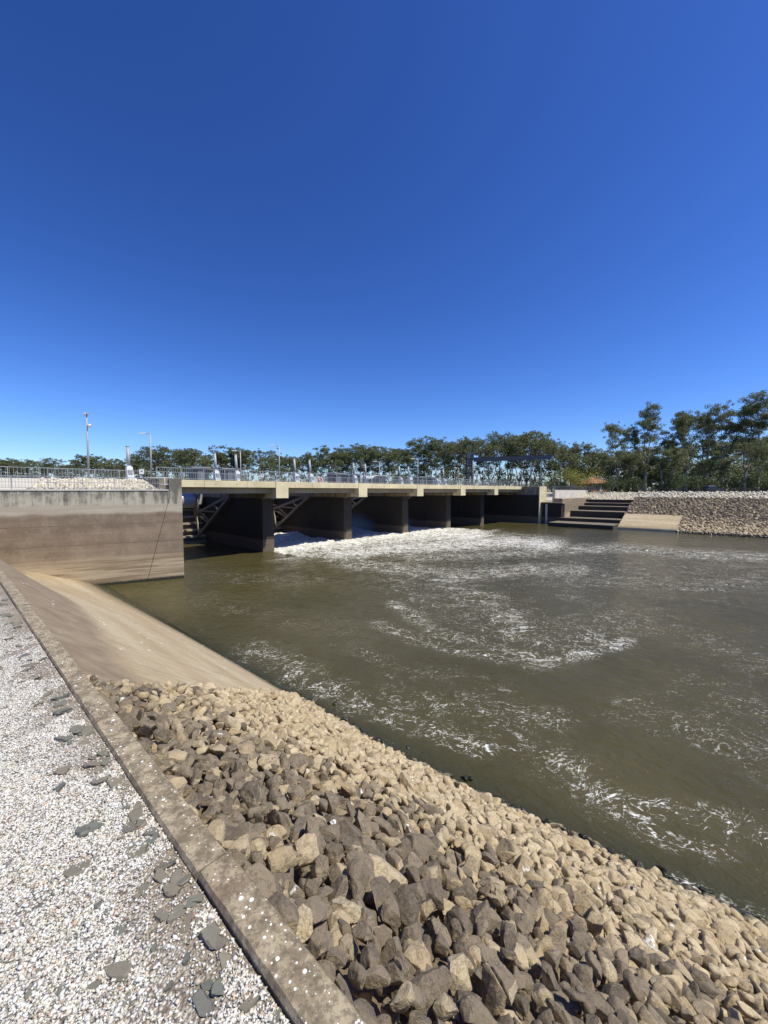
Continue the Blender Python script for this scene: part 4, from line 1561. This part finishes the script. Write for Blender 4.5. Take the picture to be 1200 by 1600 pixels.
# piece of wall above the shut gates so that the pool is held
# ------------------------------------------------------------------ mist in the gate bays
mm = bpy.data.materials.new('spray_mist')
mm.use_nodes = True
mm.node_tree.nodes.clear()
mo = mm.node_tree.nodes.new('ShaderNodeOutputMaterial')
mv = mm.node_tree.nodes.new('ShaderNodeVolumePrincipled')
mv.inputs['Color'].default_value = (0.9, 0.92, 0.95, 1)
mtc = mm.node_tree.nodes.new('ShaderNodeTexCoord')
mlen = mm.node_tree.nodes.new('ShaderNodeVectorMath')
mlen.operation = 'LENGTH'
mns = mm.node_tree.nodes.new('ShaderNodeTexNoise')
mns.inputs['Scale'].default_value = 2.2
mns.inputs['Detail'].default_value = 3
mrg = mm.node_tree.nodes.new('ShaderNodeMapRange')
mrg.inputs['From Min'].default_value = 0.98
mrg.inputs['From Max'].default_value = 0.1
mrg.inputs['To Max'].default_value = 0.45
mml = mm.node_tree.nodes.new('ShaderNodeMath')
mml.operation = 'MULTIPLY'
mm.node_tree.links.new(mtc.outputs['Object'], mlen.inputs[0])
mm.node_tree.links.new(mtc.outputs['Object'], mns.inputs['Vector'])
mm.node_tree.links.new(mlen.outputs['Value'], mrg.inputs['Value'])
mm.node_tree.links.new(mrg.outputs[0], mml.inputs[0])
mm.node_tree.links.new(mns.outputs['Fac'], mml.inputs[1])
mm.node_tree.links.new(mml.outputs[0], mv.inputs['Density'])
mm.node_tree.links.new(mv.outputs[0], mo.inputs['Volume'])
for k, (u, d, r) in enumerate(((1.45 * SPAN, 9.0, 4.6), (2.4 * SPAN, 10.0, 4.0))):
    me = np_mesh('spray_mist', ICO[3][0], ICO[3][1])
    o = link_mesh('spray_mist', me, mm, kind='stuff')
    o.location = B(u, d, WATER + 1.4)
    o.scale = (r, r * 0.9, r * 0.6)
    tag(o, ['thin white spray hanging in the bay after the second pier', 'thin white spray hanging in the bay after the third pier'][k], 'mist')

# ------------------------------------------------------------------ lamps


def lamp_post(loc, h, arm_dir, label, group='bridge lamp posts', head=True):
    root = empty('lamp_post', loc, 0, label, 'lamp post', group)
    MB().tube((0, 0, 0), (0, 0, h), 0.085, 0.055, 10).build('pole', M['galv'], root, smooth=True)
    MB().box(-0.14, 0.14, -0.14, 0.14, 0, 0.04).build('base_plate', M['galv'], root)
    a = Vector((arm_dir.x, arm_dir.y, 0)).normalized()
    tip = a * 0.55 + Vector((0, 0, h + 0.02))
    MB().tube((0, 0, h - 0.05), tip, 0.035, 0.03, 8).build('arm', M['galv'], root)
    hd = MB()
    s = Vector((-a.y, a.x, 0)) * 0.13
    p, q = tip - a * 0.05, tip + a * 0.55
    hd.hexa([p - s + Vector((0, 0, -0.05)), p + s + Vector((0, 0, -0.05)), q + s * 0.8 + Vector((0, 0, -0.04)), q - s * 0.8 + Vector((0, 0, -0.04)),
             p - s * 0.6 + Vector((0, 0, 0.08)), p + s * 0.6 + Vector((0, 0, 0.08)), q + s * 0.5 + Vector((0, 0, 0.04)), q - s * 0.5 + Vector((0, 0, 0.04))])
    hd.build('lamp_head', M['white_paint'], root, bevel=0.015)
    return root


LH = EYE + 5.1 - DECK
left = Vector((-1, 0.1, 0))
lamp_post(B(-SPAN - 0.5, 0.5, DECK), LH, left, 'slender grey lamp post beside the bridge end of the wing wall')
lamp_post(B(0, 0.5, DECK), LH, left, 'lamp post on the near bridge railing, above the first pier cap')
lamp_post(B(2 * SPAN, 0.5, DECK), LH, left, 'lamp post on the near bridge railing, above the third pier cap')
lamp_post(B(4 * SPAN, 0.5, DECK), LH, left, 'lamp post on the near bridge railing, above the fifth pier cap')
lamp_post(B(5 * SPAN + 0.5, 0.5, DECK), LH, left, 'lamp post at the far end of the near bridge railing')
lamp_post(B(-0.4, 9.0, DECK), LH, left, 'lamp post on the rear railing just past the two blue sheds')
lamp_post(B(2 * SPAN, 9.0, DECK), LH, left, 'lamp post on the rear railing in front of the white arched canopy')
lamp_post(B(4 * SPAN, 9.0, DECK), LH, left, 'lamp post on the rear railing near the dark crane tower')
q = aty(863, 770, 113)
lamp_post(Vector((q.x, q.y, FTOP)), 6.0, left, 'distant lamp post on the far bank in front of the yellow bush')

# tall camera mast
q = aty(139, 745, 40)
mast = empty('camera_mast', (q.x, q.y, DECK), 0, 'tall grey pole carrying cameras, rising above the cream rocks', 'mast')
hm = aty(139, 648, 40).z - DECK
MB().tube((0, 0, 0), (0, 0, hm), 0.11, 0.065, 12).build('pole', M['galv'], mast, smooth=True)
MB().box(-0.2, 0.2, -0.2, 0.2, 0, 0.04).build('base_plate', M['galv'], mast)
MB().box(-0.22, 0.22, -0.03, 0.03, hm - 0.05, hm + 0.01).build('cross_arm', M['galv'], mast)
MB().box(-0.22, -0.05, -0.14, 0.1, hm + 0.013, hm + 0.2).build('floodlight', M['white_paint'], mast, bevel=0.03)
MB().box(0.06, 0.22, -0.14, 0.1, hm + 0.013, hm + 0.18).build('floodlight', M['galv'], mast, bevel=0.03)
MB().tube((0.25, 0, hm - 1.25), (0.25, 0, hm - 0.95), 0.14, 0.14, 12).build('dome_camera', M['white_paint'], mast, smooth=True)
MB().tube((0, 0, hm - 1.0), (0.26, 0, hm - 0.97), 0.03).build('camera_arm', M['galv'], mast)

# ------------------------------------------------------------------ hoists


def hoist(loc, side, label):
    root = empty('gate_hoist', loc, BANG, label, 'gate hoist', 'gate hoists on the piers')
    lean = 0.28
    H0 = 1.75
    MB().hexa([(-0.34, -0.95, 0), (0.34, -0.95, 0), (0.34, -0.1, 0), (-0.34, -0.1, 0), (-0.3, -0.4, H0), (0.3, -0.4, H0), (0.3, 0.25, H0), (-0.3, 0.25, H0)]).build('cabinet', M['white_paint'], root, bevel=0.03)
    MB().box(-0.22, 0.22, -0.72, -0.4, H0 * 0.45, H0 * 0.8).build('cabinet_door', M['galv'], root, bevel=0.02)
    MB().tube((0, -0.05, H0 - 0.05), (0, lean - 0.05, 4.1), 0.19, 0.17, 12).build('cylinder', M['galv'], root, smooth=True)
    MB().tube((0, lean - 0.052, 4.08), (0, lean - 0.04, 4.18), 0.2, 0.2, 12).build('cylinder_cap', M['galv'], root)
    MB().tube((0, -0.06, H0 - 0.02), (0, -0.05, H0 + 0.12), 0.26, 0.26, 12).build('collar', M['white_paint'], root)
    return root


PL = DECK - 0.1
hoist(B(-SPAN + 1.0, 14.2, DECK), 1, 'white gate hoist with a single upright cylinder behind the wing wall fence')
for j in range(5):
    for s, nm in ((-1, 'nearer'), (1, 'farther')):
        hoist(B(j * SPAN + s * 1.45, 14.0, PL), s, 'white gate hoist with cylinder, %s of the pair on the %s pier' % (nm, num[j]))
        MB_ = MB().box(-0.9, 0.9, -1.3, 1.0, -0.6, 0.0)
        w_ = MB_.build('hoist_ledge', M['soffit'])
        w_.location = B(j * SPAN + s * 1.70, 14.0, PL - 0.004)
        w_.rotation_euler = (0, 0, BANG)
        tag(w_, 'concrete ledge under the %s hoist of the %s pier' % (nm, num[j]), 'ledge')

# control sheds
for j, nm in ((0, 'first'), (2, 'third'), (4, 'fifth')):
    for s, side in ((-1, 'nearer'), (1, 'farther')):
        root = empty('control_shed', B(j * SPAN + s * 2.1, 18.4, PL), BANG, '%s of the two dark blue control sheds behind the hoists on the %s pier' % (side, nm), 'shed', 'control sheds')
        MB().box(-1.05, 1.05, -1.0, 1.0, 0, 2.25).build('wall', M['dark_blue'], root, bevel=0.02)
        MB().hexa([(-1.3, -1.3, 2.253), (1.3, -1.3, 2.253), (1.3, 1.3, 2.35), (-1.3, 1.3, 2.35), (-1.3, -1.3, 2.4), (1.3, -1.3, 2.4), (1.3, 1.3, 2.5), (-1.3, 1.3, 2.5)]).build('roof', M['galv'], root)
        MB().box(-0.4, 0.4, -1.04, -1.003, 0.05, 2.0).build('door', M['galv_dark'], root)

# arched white canopy on the bridge
root = empty('arched_canopy', B(2 * SPAN + 3.4, 13.4, PL), BANG, 'white arched canopy standing behind the rear railing after the blue sheds', 'canopy')
n = 12
vs, fs = [], []
for k in range(n + 1):
    a = math.pi * k / n
    for y in (-1.4, 1.4):
        vs.append((2.3 * -math.cos(a), y, 1.25 + 0.75 * math.sin(a)))
        vs.append((2.2 * -math.cos(a), y, 1.25 + 0.66 * math.sin(a)))
for k in range(n):
    b = k * 4
    fs += [(b, b + 2, b + 6, b + 4), (b + 1, b + 5, b + 7, b + 3), (b, b + 4, b + 5, b + 1), (b + 2, b + 3, b + 7, b + 6)]
MB().add(vs, fs).build('arched_roof', M['white_paint'], root, smooth=True)
for x in (-2.2, 2.2):
    for y in (-1.3, 1.3):
        MB().box(x - 0.05, x + 0.05, y - 0.05, y + 0.05, 0, 1.27).build('post', M['galv'], root)
MB().box(-1.7, 1.7, -1.0, 1.0, 0, 1.5).build('covered_winch', M['dark_blue'], root, bevel=0.15)

# signs on the railings, lifebuoy
for (px, py, u, d, label) in ((221, 737, None, 9.2, 'small white square sign on the railing by the first lamp post'), (409, 743, None, 9.2, 'small white square sign on the railing before the first pier cap')):
    r = ray(px, py)
    b = B(0, d, 0)
    tq = (b.x * BD.x + b.y * BD.y) / (r.x * BD.x + r.y * BD.y)
    p = Vector((r.x * tq, r.y * tq, EYE + r.z * tq)) - BD * 0.06
    s = MB().box(-0.24, 0.24, -0.012, 0.012, -0.26, 0.26).build('warning_sign', M['white_paint'], bevel=0.004)
    s.location = p
    s.rotation_euler = (0, 0, BANG)
    tag(s, label, 'sign')
    f = MB().box(-0.1, 0.1, -0.016, -0.0125, -0.02, 0.12).build('sign_symbol', M['galv_dark'], s)
lb = empty('lifebuoy', B(SPAN - 0.3, 9.2 - 0.12, DECK + 0.6), BANG, 'orange lifebuoy hung on the rear railing between the two blue sheds', 'lifebuoy')
vs, fs = [], []
for k in range(20):
    a = 2 * math.pi * k / 20
    for m_ in range(8):
        b = 2 * math.pi * m_ / 8
        rr = 0.32 + 0.1 * math.cos(b)
        vs.append((rr * math.cos(a), 0.1 * math.sin(b), rr * math.sin(a)))
for k in range(20):
    for m_ in range(8):
        fs.append((k * 8 + m_, k * 8 + (m_ + 1) % 8, ((k + 1) % 20) * 8 + (m_ + 1) % 8, ((k + 1) % 20) * 8 + m_))
MB().add(vs, fs).build('ring', M['orange'], lb, smooth=True)

# ------------------------------------------------------------------ lock gantry crane
gt = empty('gantry_crane', B(62.4, 14, DECK), 0, 'dark gantry crane with a long girder at the far end of the bridge', 'crane')
go = gt.location
z_t = EYE + 7.3 - DECK
end = B(68.2, -3.2, DECK) - go
for dx in (-0.7, 0.7):
    for dy in (-0.7, 0.7):
        MB().beam((dx, dy, 0), (dx, dy, z_t + 2.3), 0.3, 0.3).build('tower_leg', M['gantry'], gt)
for zz in (1.8, 3.6, 5.4, 7.2):
    MB().box(-0.95, 0.95, -0.95, 0.95, zz, zz + 0.18).build('tower_platform', M['gantry'], gt)
MB().box(-0.6, 0.6, -0.6, 0.6, 5.0, z_t + 2.2).build('hoist_house', M['gantry'], gt)
ax = end.normalized()
st_ = Vector((0, 0, z_t + 0.55))
MB().beam(ax * -0.5 + st_, end + ax * 0.8 + st_, 0.4, 0.8).build('girder', M['gantry'], gt)
MB().beam(ax * -0.6 + st_ + Vector((0, 0, 0.455)), end + ax * 0.8 + st_ + Vector((0, 0, 0.455)), 0.7, 0.1).build('top_flange', M['gantry'], gt)
MB().beam(ax * -0.6 + st_ - Vector((0, 0, 0.455)), end + ax * 0.8 + st_ - Vector((0, 0, 0.455)), 0.7, 0.1).build('bottom_flange', M['gantry'], gt)
for q in (0.80, 0.92):
    p = end * q
    MB().tube((p.x, p.y, 0), (p.x, p.y, z_t - 0.1), 0.2, 0.17, 10).build('support_post', M['galv'], gt, smooth=True)
p = Vector((1.6, -1.6, 0))
for px_, top in ((0.4, z_t + 0.2), (3.0, z_t - 1.4)):
    MB().tube((px_, -2.0, 0), (px_, -2.0, top), 0.14, 0.12, 8).build('ladder_post', M['galv'], gt, smooth=True)

# ------------------------------------------------------------------ house
q = aty(926, 765, 112)
hs = empty('brick_house', (q.x, q.y, FTOP), 0.25, 'small brick house with a terracotta roof showing between trees', 'house')
MB().box(-3.2, 3.2, -3, 3, 0, 2.5).build('wall', M['brick'], hs)
MB().add([(-3.8, -3.6, 2.45), (3.8, -3.6, 2.45), (3.8, 3.6, 2.45), (-3.8, 3.6, 2.45), (-1.2, 0, 4.4), (1.2, 0, 4.4)], [(0, 1, 5, 4), (1, 2, 5), (2, 3, 4, 5), (3, 0, 4), (3, 2, 1, 0)]).build('roof', M['roof_tile'], hs)
for x in (-1.8, 1.6):
    w_ = MB().box(x - 0.6, x + 0.6, -3.05, -3.003, 0.8, 2.0).build('window', M['white_paint'], hs)
    MB().box(x - 0.5, x + 0.5, -3.08, -3.053, 0.9, 1.9).build('pane', M['glass_dark'], w_)
MB().box(-0.45, 0.45, -3.06, -3.003, 0, 2.05).build('door', M['white_paint'], hs)
# parked vehicle under the trees
q = aty(1112, 768, 96)
cr = empty('parked_car', (q.x, q.y, FTOP), 0.1, 'dark car parked under the tall gums beyond the far fence', 'car')
MB().hexa([(-2.1, -0.85, 0.3), (2.1, -0.85, 0.3), (2.1, 0.85, 0.3), (-2.1, 0.85, 0.3), (-2.1, -0.85, 0.95), (2.1, -0.85, 0.9), (2.1, 0.85, 0.9), (-2.1, 0.85, 0.95)]).build('body', M['dark_blue'], cr, bevel=0.1)
MB().hexa([(-1.9, -0.8, 0.953), (1.0, -0.8, 0.953), (1.0, 0.8, 0.953), (-1.9, 0.8, 0.953), (-1.5, -0.65, 1.55), (0.4, -0.65, 1.55), (0.4, 0.65, 1.55), (-1.5, 0.65, 1.55)]).build('cabin', M['glass_dark'], cr, bevel=0.06)
MB().box(-1.45, 0.35, -0.62, 0.62, 1.553, 1.62).build('roof', M['white_paint'], cr, bevel=0.02)
for x in (-1.3, 1.3):
    for s in (-1, 1):
        MB().tube((x, s * 0.7, 0.32), (x, s * 0.9, 0.32), 0.32, 0.32, 14).build('wheel', M['fence_dark'], cr)

# ------------------------------------------------------------------ trees


def leaf_quads(centres, radii, per, g, size, droop=0.6, flat=0.7):
    """leaf-sized faces spread through clumps"""
    out = []
    for c, r, k in zip(centres, radii, per):
        d = g.normal(size=(k, 3))
        d /= np.linalg.norm(d, axis=1)[:, None]
        rr = r * g.random(k) ** 0.45
        p = c + d * rr[:, None] * np.array([1, 1, flat])
        ax = g.normal(size=(k, 3))
        ax[:, 2] = ax[:, 2] * 0.6 - droop
        ax /= np.linalg.norm(ax, axis=1)[:, None]
        sd = np.cross(ax, g.normal(size=(k, 3)))
        sd /= np.linalg.norm(sd, axis=1)[:, None] + 1e-9
        L = size * g.uniform(0.6, 1.3, k)[:, None]
        Wd = L * g.uniform(0.32, 0.6, k)[:, None]
        out.append(np.stack([p - ax * L * 0.5, p + sd * Wd * 0.5, p + ax * L * 0.5, p - sd * Wd * 0.5], 1))
    v = np.concatenate(out).reshape(-1, 3)
    f = np.arange(len(v)).reshape(-1, 4)
    return v, f


def gum_variant(seed, Ht, spread, density=1.0, low=0.32, leaf=0.42, rise=0.14):
    g = np.random.default_rng(seed)
    r = random.Random(seed)
    wood = MB()
    cents, rads, per = [], [], []

    def clump(p, rad):
        cents.append(np.array(p))
        rads.append(rad)
        per.append(int(120 * density * (rad / 1.2) ** 2 * (0.42 / leaf) ** 2))

    def branch(p, d, L, rad, depth):
        n = 4
        pts = [p.copy()]
        rr = [rad]
        for k in range(n):
            d = (d + Vector((r.gauss(0, 0.13), r.gauss(0, 0.13), rise + r.gauss(0, 0.07)))).normalized()
            p = p + d * (L / n)
            pts.append(p.copy())
            rr.append(rad * (1 - 0.45 * (k + 1) / n))
            if r.random() < (0.8 if depth >= 2 else 0.75):
                clump(p + Vector((r.gauss(0, 0.9), r.gauss(0, 0.9), r.gauss(-0.5, 1.0))), r.uniform(0.45, 1.15) * Ht / 20)
        wood.path(pts, rr, 6 if depth < 2 else 4)
        if depth >= 3:
            clump(p, r.uniform(0.7, 1.25) * Ht / 20)
            for _ in range(2):
                clump(p + Vector((r.gauss(0, 1.1), r.gauss(0, 1.1), r.gauss(0, 0.8))), r.uniform(0.3, 0.7) * Ht / 20)
            return
        k = r.choice((2, 3, 3)) if depth < 2 else r.choice((2, 3))
        a0 = r.uniform(0, 6.3)
        for i in range(k):
            a = a0 + 2 * math.pi * i / k + r.gauss(0, 0.4)
            tilt = r.uniform(0.25, 0.85) * spread
            nd = (d * math.cos(tilt) + Vector((math.cos(a), math.sin(a), 0.12)) * math.sin(tilt)).normalized()
            branch(p, nd, L * r.uniform(0.55, 0.8), rr[-1] * 0.72, depth + 1)

    t0 = Vector((0, 0, -0.3))
    lean = Vector((r.gauss(0, 0.05), r.gauss(0, 0.05), 1)).normalized()
    ltr = Ht * r.uniform(low - 0.05, low + 0.08)
    mid = t0 + lean * ltr * 0.5 + Vector((r.gauss(0, 0.15), r.gauss(0, 0.15), 0))
    top = t0 + lean * ltr + Vector((r.gauss(0, 0.2), r.gauss(0, 0.2), 0))
    R0 = Ht * 0.016
    wood.path([t0, mid, top], [R0 * 1.2, R0, R0 * 0.85], 8)
    k = r.choice((2, 3, 3))
    a0 = r.uniform(0, 6.3)
    for i in range(k):
        a = a0 + 2 * math.pi * i / k
        tilt = r.uniform(0.15, 0.5) * spread
        nd = (Vector((math.cos(a), math.sin(a), 0)) * math.sin(tilt) + Vector((0, 0, math.cos(tilt)))).normalized()
        branch(top, nd, (Ht - ltr) * r.uniform(0.36, 0.48), R0 * 0.62, 1)
    v, f = leaf_quads(cents, rads, per, g, leaf)
    zmax = v[:, 2].max()
    s = Ht / zmax
    wv = np.array([tuple(q) for q in wood.v]) * s
    me_w = bpy.data.meshes.new('trunk')
    me_w.from_pydata(wv.tolist(), [], wood.f)
    me_w.polygons.foreach_set('use_smooth', np.ones(len(me_w.polygons), dtype=bool))
    me_w.materials.append(M['bark'])
    me_c = np_mesh('crown', v * s, f)
    me_c.materials.append(M['gum_leaf'])
    return me_w, me_c, Ht


VAR = [gum_variant(900 + i, 20.0, 0.78 + 0.09 * (i % 3), 1.0 + 0.15 * (i % 2), 0.10 + 0.05 * (i % 3)) for i in range(9)]
TALL = [gum_variant(950 + i, 24.0, 0.62 + 0.05 * i, 0.95, 0.20, leaf=0.36, rise=0.17) for i in range(6)]
print('leaf quads', [len(v[1].polygons) for v in VAR], [len(v[1].polygons) for v in TALL])


def place_tree(var, loc, h, rz, label, group, sx=1.0):
    me_w, me_c, H0 = var
    root = empty('gum_tree', loc, rz, label, 'tree', group)
    s = h / H0
    root.scale = (s * sx, s * sx, s)
    for nm, me in (('trunk', me_w), ('crown', me_c)):
        o = bpy.data.objects.new(nm, me)
        C.objects.link(o)
        o.parent = root
    return root


gt_r = random.Random(17)
ordn = ['first', 'second', 'third', 'fourth', 'fifth', 'sixth', 'seventh', 'eighth', 'ninth', 'tenth', 'eleventh', 'twelfth', 'thirteenth', 'fourteenth', 'fifteenth', 'sixteenth']
regions = [
    # px range, landmark words, (px, top y) profile, depth range, number, spread factor
    (-30, 136, 'in the low belt before the camera mast', [(-30, 722), (10, 714), (40, 722), (62, 713), (100, 724), (136, 716)], (190, 240), 13, 1.3),
    (140, 243, 'between camera mast and first lamp post', [(140, 714), (165, 714), (188, 718), (205, 708), (230, 706), (243, 704)], (150, 190), 10, 1.25),
    (245, 374, 'in the belt behind the bay with the drum', [(245, 708), (265, 697), (290, 703), (320, 702), (345, 701), (374, 699)], (140, 175), 12, 1.2),
    (379, 455, 'around the lamp post above the first pier', [(379, 700), (395, 700), (420, 706), (432, 716), (455, 706)], (140, 175), 7, 1.15),
    (460, 560, 'behind the hoists of the second pier', [(460, 712), (485, 706), (505, 700), (530, 702), (560, 694)], (135, 170), 9, 1.2),
    (565, 655, 'in the belt behind the white arched canopy', [(565, 695), (580, 694), (600, 703), (620, 701), (655, 698)], (130, 165), 8, 1.2),
    (660, 722, 'in the tall belt just before the dark crane tower', [(660, 690), (675, 686), (700, 694), (722, 682)], (130, 160), 6, 1.15),
    (726, 850, 'in the tall belt behind the crane girder', [(726, 680), (740, 678), (760, 694), (780, 674), (800, 678), (815, 680), (845, 670), (850, 674)], (128, 155), 11, 1.1),
    (948, 1270, 'of the darker row behind the tall stand', [(948, 706), (1000, 700), (1050, 690), (1100, 694), (1160, 680), (1270, 684)], (140, 165), 15, 1.35),
    (855, 945, 'in the belt behind the yellow bush', [(855, 684), (875, 690), (892, 690), (905, 692), (920, 700), (945, 705)], (130, 160), 8, 1.0),
]
for x0, x1, words, prof, (d0, d1), n, wide in regions:
    xs = sorted(x0 + (x1 - x0) * (k + 0.5 + gt_r.uniform(-0.4, 0.4)) / n for k in range(n))
    for k, px in enumerate(xs):
        top = np.interp(px, [p[0] for p in prof], [p[1] for p in prof])
        dep_ = gt_r.uniform(d0, d1)
        top += abs(gt_r.gauss(0, 7)) if k % 2 else gt_r.gauss(-2, 4)
        g0 = aty(px, 768, dep_)
        hgt = aty(px, top, dep_).z - 1.6
        place_tree(gt_r.choice(VAR), Vector((g0.x, g0.y, 1.6)), hgt, gt_r.uniform(0, 6.3),
                   '%s gum from the wing wall %s' % (ordn[k], words), 'gum trees beyond the weir', wide * gt_r.uniform(0.9, 1.15))
tall_list = [
    (966, 662, 112, 0, 0.95, 'gum with a bare lower trunk starting the tall stand beside the brick house'),
    (1008, 634, 112, 1, 1.0, 'tall spreading gum with a wispy side spray above the steps'),
    (1033, 668, 116, 2, 0.85, 'slim gum half hidden behind the tall spreading one above the steps'),
    (1072, 645, 110, 3, 0.85, 'tall upright gum with open crown standing past the gap of sky'),
    (1100, 642, 114, 4, 0.9, 'airy gum with see-through crown in the middle of the tall stand'),
    (1128, 634, 112, 2, 0.95, 'tall gum leaning on the tallest one, next to its airy neighbour'),
    (1162, 618, 106, 5, 1.05, 'tallest gum of the stand, with several rounded tops'),
    (1205, 640, 104, 0, 1.0, 'broad gum cut by the picture edge beside the tallest one'),
    (1185, 690, 96, 4, 1.0, 'shorter gum in front of the tallest one near the picture edge'),
    (1262, 630, 104, 1, 1.0, 'gum whose branches reach in from beyond the picture edge'),
    (1048, 700, 102, 3, 1.35, 'low bushy gum on a single pale trunk in front of the tall stand'),
    (1135, 712, 102, 5, 1.3, 'low rounded gum under the tall stand behind the parked car'),
    (945, 704, 124, 2, 1.3, 'dark bushy gum beside the terracotta roof'),
    (985, 706, 110, 4, 1.3, 'dark low gum under the first tall trunks above the steps'),
    (1088, 716, 108, 0, 1.3, 'dark low gum between the single pale trunk and the parked car'),
]
for px, top, dep_, v, sx, lab in tall_list:
    top -= 6 if top < 690 else 0
    g0 = aty(px, 768, dep_)
    place_tree(TALL[v], Vector((g0.x, g0.y, FTOP)), aty(px, top, dep_).z - FTOP, gt_r.uniform(0, 6.3), lab, 'tall gums on the far bank', sx)

# shrubs
gsr = np.random.default_rng(3)


def shrub(px, top, half, dep_, mat, label, name='shrub', n=1500, leaf=0.3):
    g0 = aty(px, 768, dep_)
    hgt = aty(px, top, dep_).z - FTOP
    w = half * dep_ / FPX
    root = empty(name, (g0.x, g0.y, FTOP), 0, label, 'bush', 'bushes on the far bank')
    cents = [np.array([gsr.normal(0, 0.45) * w, gsr.normal(0, 0.35) * w, hgt * gsr.uniform(0.25, 0.8)]) for _ in range(12)]
    rads = [gsr.uniform(0.28, 0.45) * max(w, hgt) for _ in cents]
    cents = [np.array([c[0], c[1], min(c[2], hgt - r_ * 0.8)]) for c, r_ in zip(cents, rads)]
    v, f = leaf_quads(cents, rads, [n // 12] * 12, gsr, leaf, 0.2, 0.8)
    v[:, 2] = np.maximum(v[:, 2], 0.02)
    link_mesh('crown', np_mesh('crown', v, f), mat, root)
    stm = MB()
    for k in range(4):
        a = k * 1.6
        stm.tube((0, 0, -0.1), (0.4 * w * math.cos(a), 0.4 * w * math.sin(a), hgt * 0.55), 0.08, 0.04, 5)
    stm.build('stems', M['bark'], root)


shrub(898, 730, 21, 108, M['yellow_leaf'], 'rounded yellow-green bush beside the brick house', 'yellow_bush', 3200, 0.34)
shrub(840, 742, 16, 115, M['shrub_leaf'], 'rounded green bush behind the crane support posts', 'shrub', 2200)
shrub(872, 748, 12, 109, M['shrub_leaf'], 'dark green bush at the foot of the yellow one', 'shrub', 1500)
shrub(955, 742, 20, 104, M['shrub_leaf'], 'dark shrub at the foot of the first tall trunks past the house', 'shrub', 2400)
shrub(1000, 745, 20, 104, M['shrub_leaf'], 'shrub behind the fence above the top of the steps', 'shrub', 2200)
shrub(1060, 738, 22, 100, M['shrub_leaf'], 'soft green shrub behind the single pale trunk', 'shrub', 2600)
shrub(1095, 742, 18, 100, M['shrub_leaf'], 'green shrub close beside the parked car', 'shrub', 2200)
shrub(1150, 742, 22, 98, M['shrub_leaf'], 'shrub under the tallest gum behind the bank fence', 'shrub', 2400)
shrub(1195, 742, 22, 96, M['shrub_leaf'], 'shrub at the picture edge behind the bank fence', 'shrub', 2400)

# undergrowth: the dark mass below the far belt
cents, rads = [], []
for k in range(760):
    px = gsr.uniform(-60, 1290) if k % 5 < 3 else gsr.uniform(900, 1290)
    dep_ = gsr.uniform(122, 175) if px < 900 else gsr.uniform(112, 140)
    if px < 150:
        dep_ = gsr.uniform(190, 240)
    if 860 < px < 952:
        dep_ = gsr.uniform(128, 150)
    g0 = aty(px, 768, dep_)
    top = np.interp(px, [-60, 150, 250, 640, 940, 1290], [732, 724, 719, 712, 712, 720])
    hg = aty(px, top, dep_).z
    cents.append(np.array([g0.x, g0.y, 1.6 + (max(0.5, hg - 2.6)) * gsr.random() ** 1.3]))
    rads.append(gsr.uniform(1.4, 2.8))
v, f = leaf_quads(cents, rads, [180] * len(cents), gsr, 0.72, 0.1, 0.8)
ug = link_mesh('undergrowth', np_mesh('undergrowth', v, f), M['gum_leaf'], kind='stuff')
tag(ug, 'dark green undergrowth filling the foot of the far tree belt', 'undergrowth')
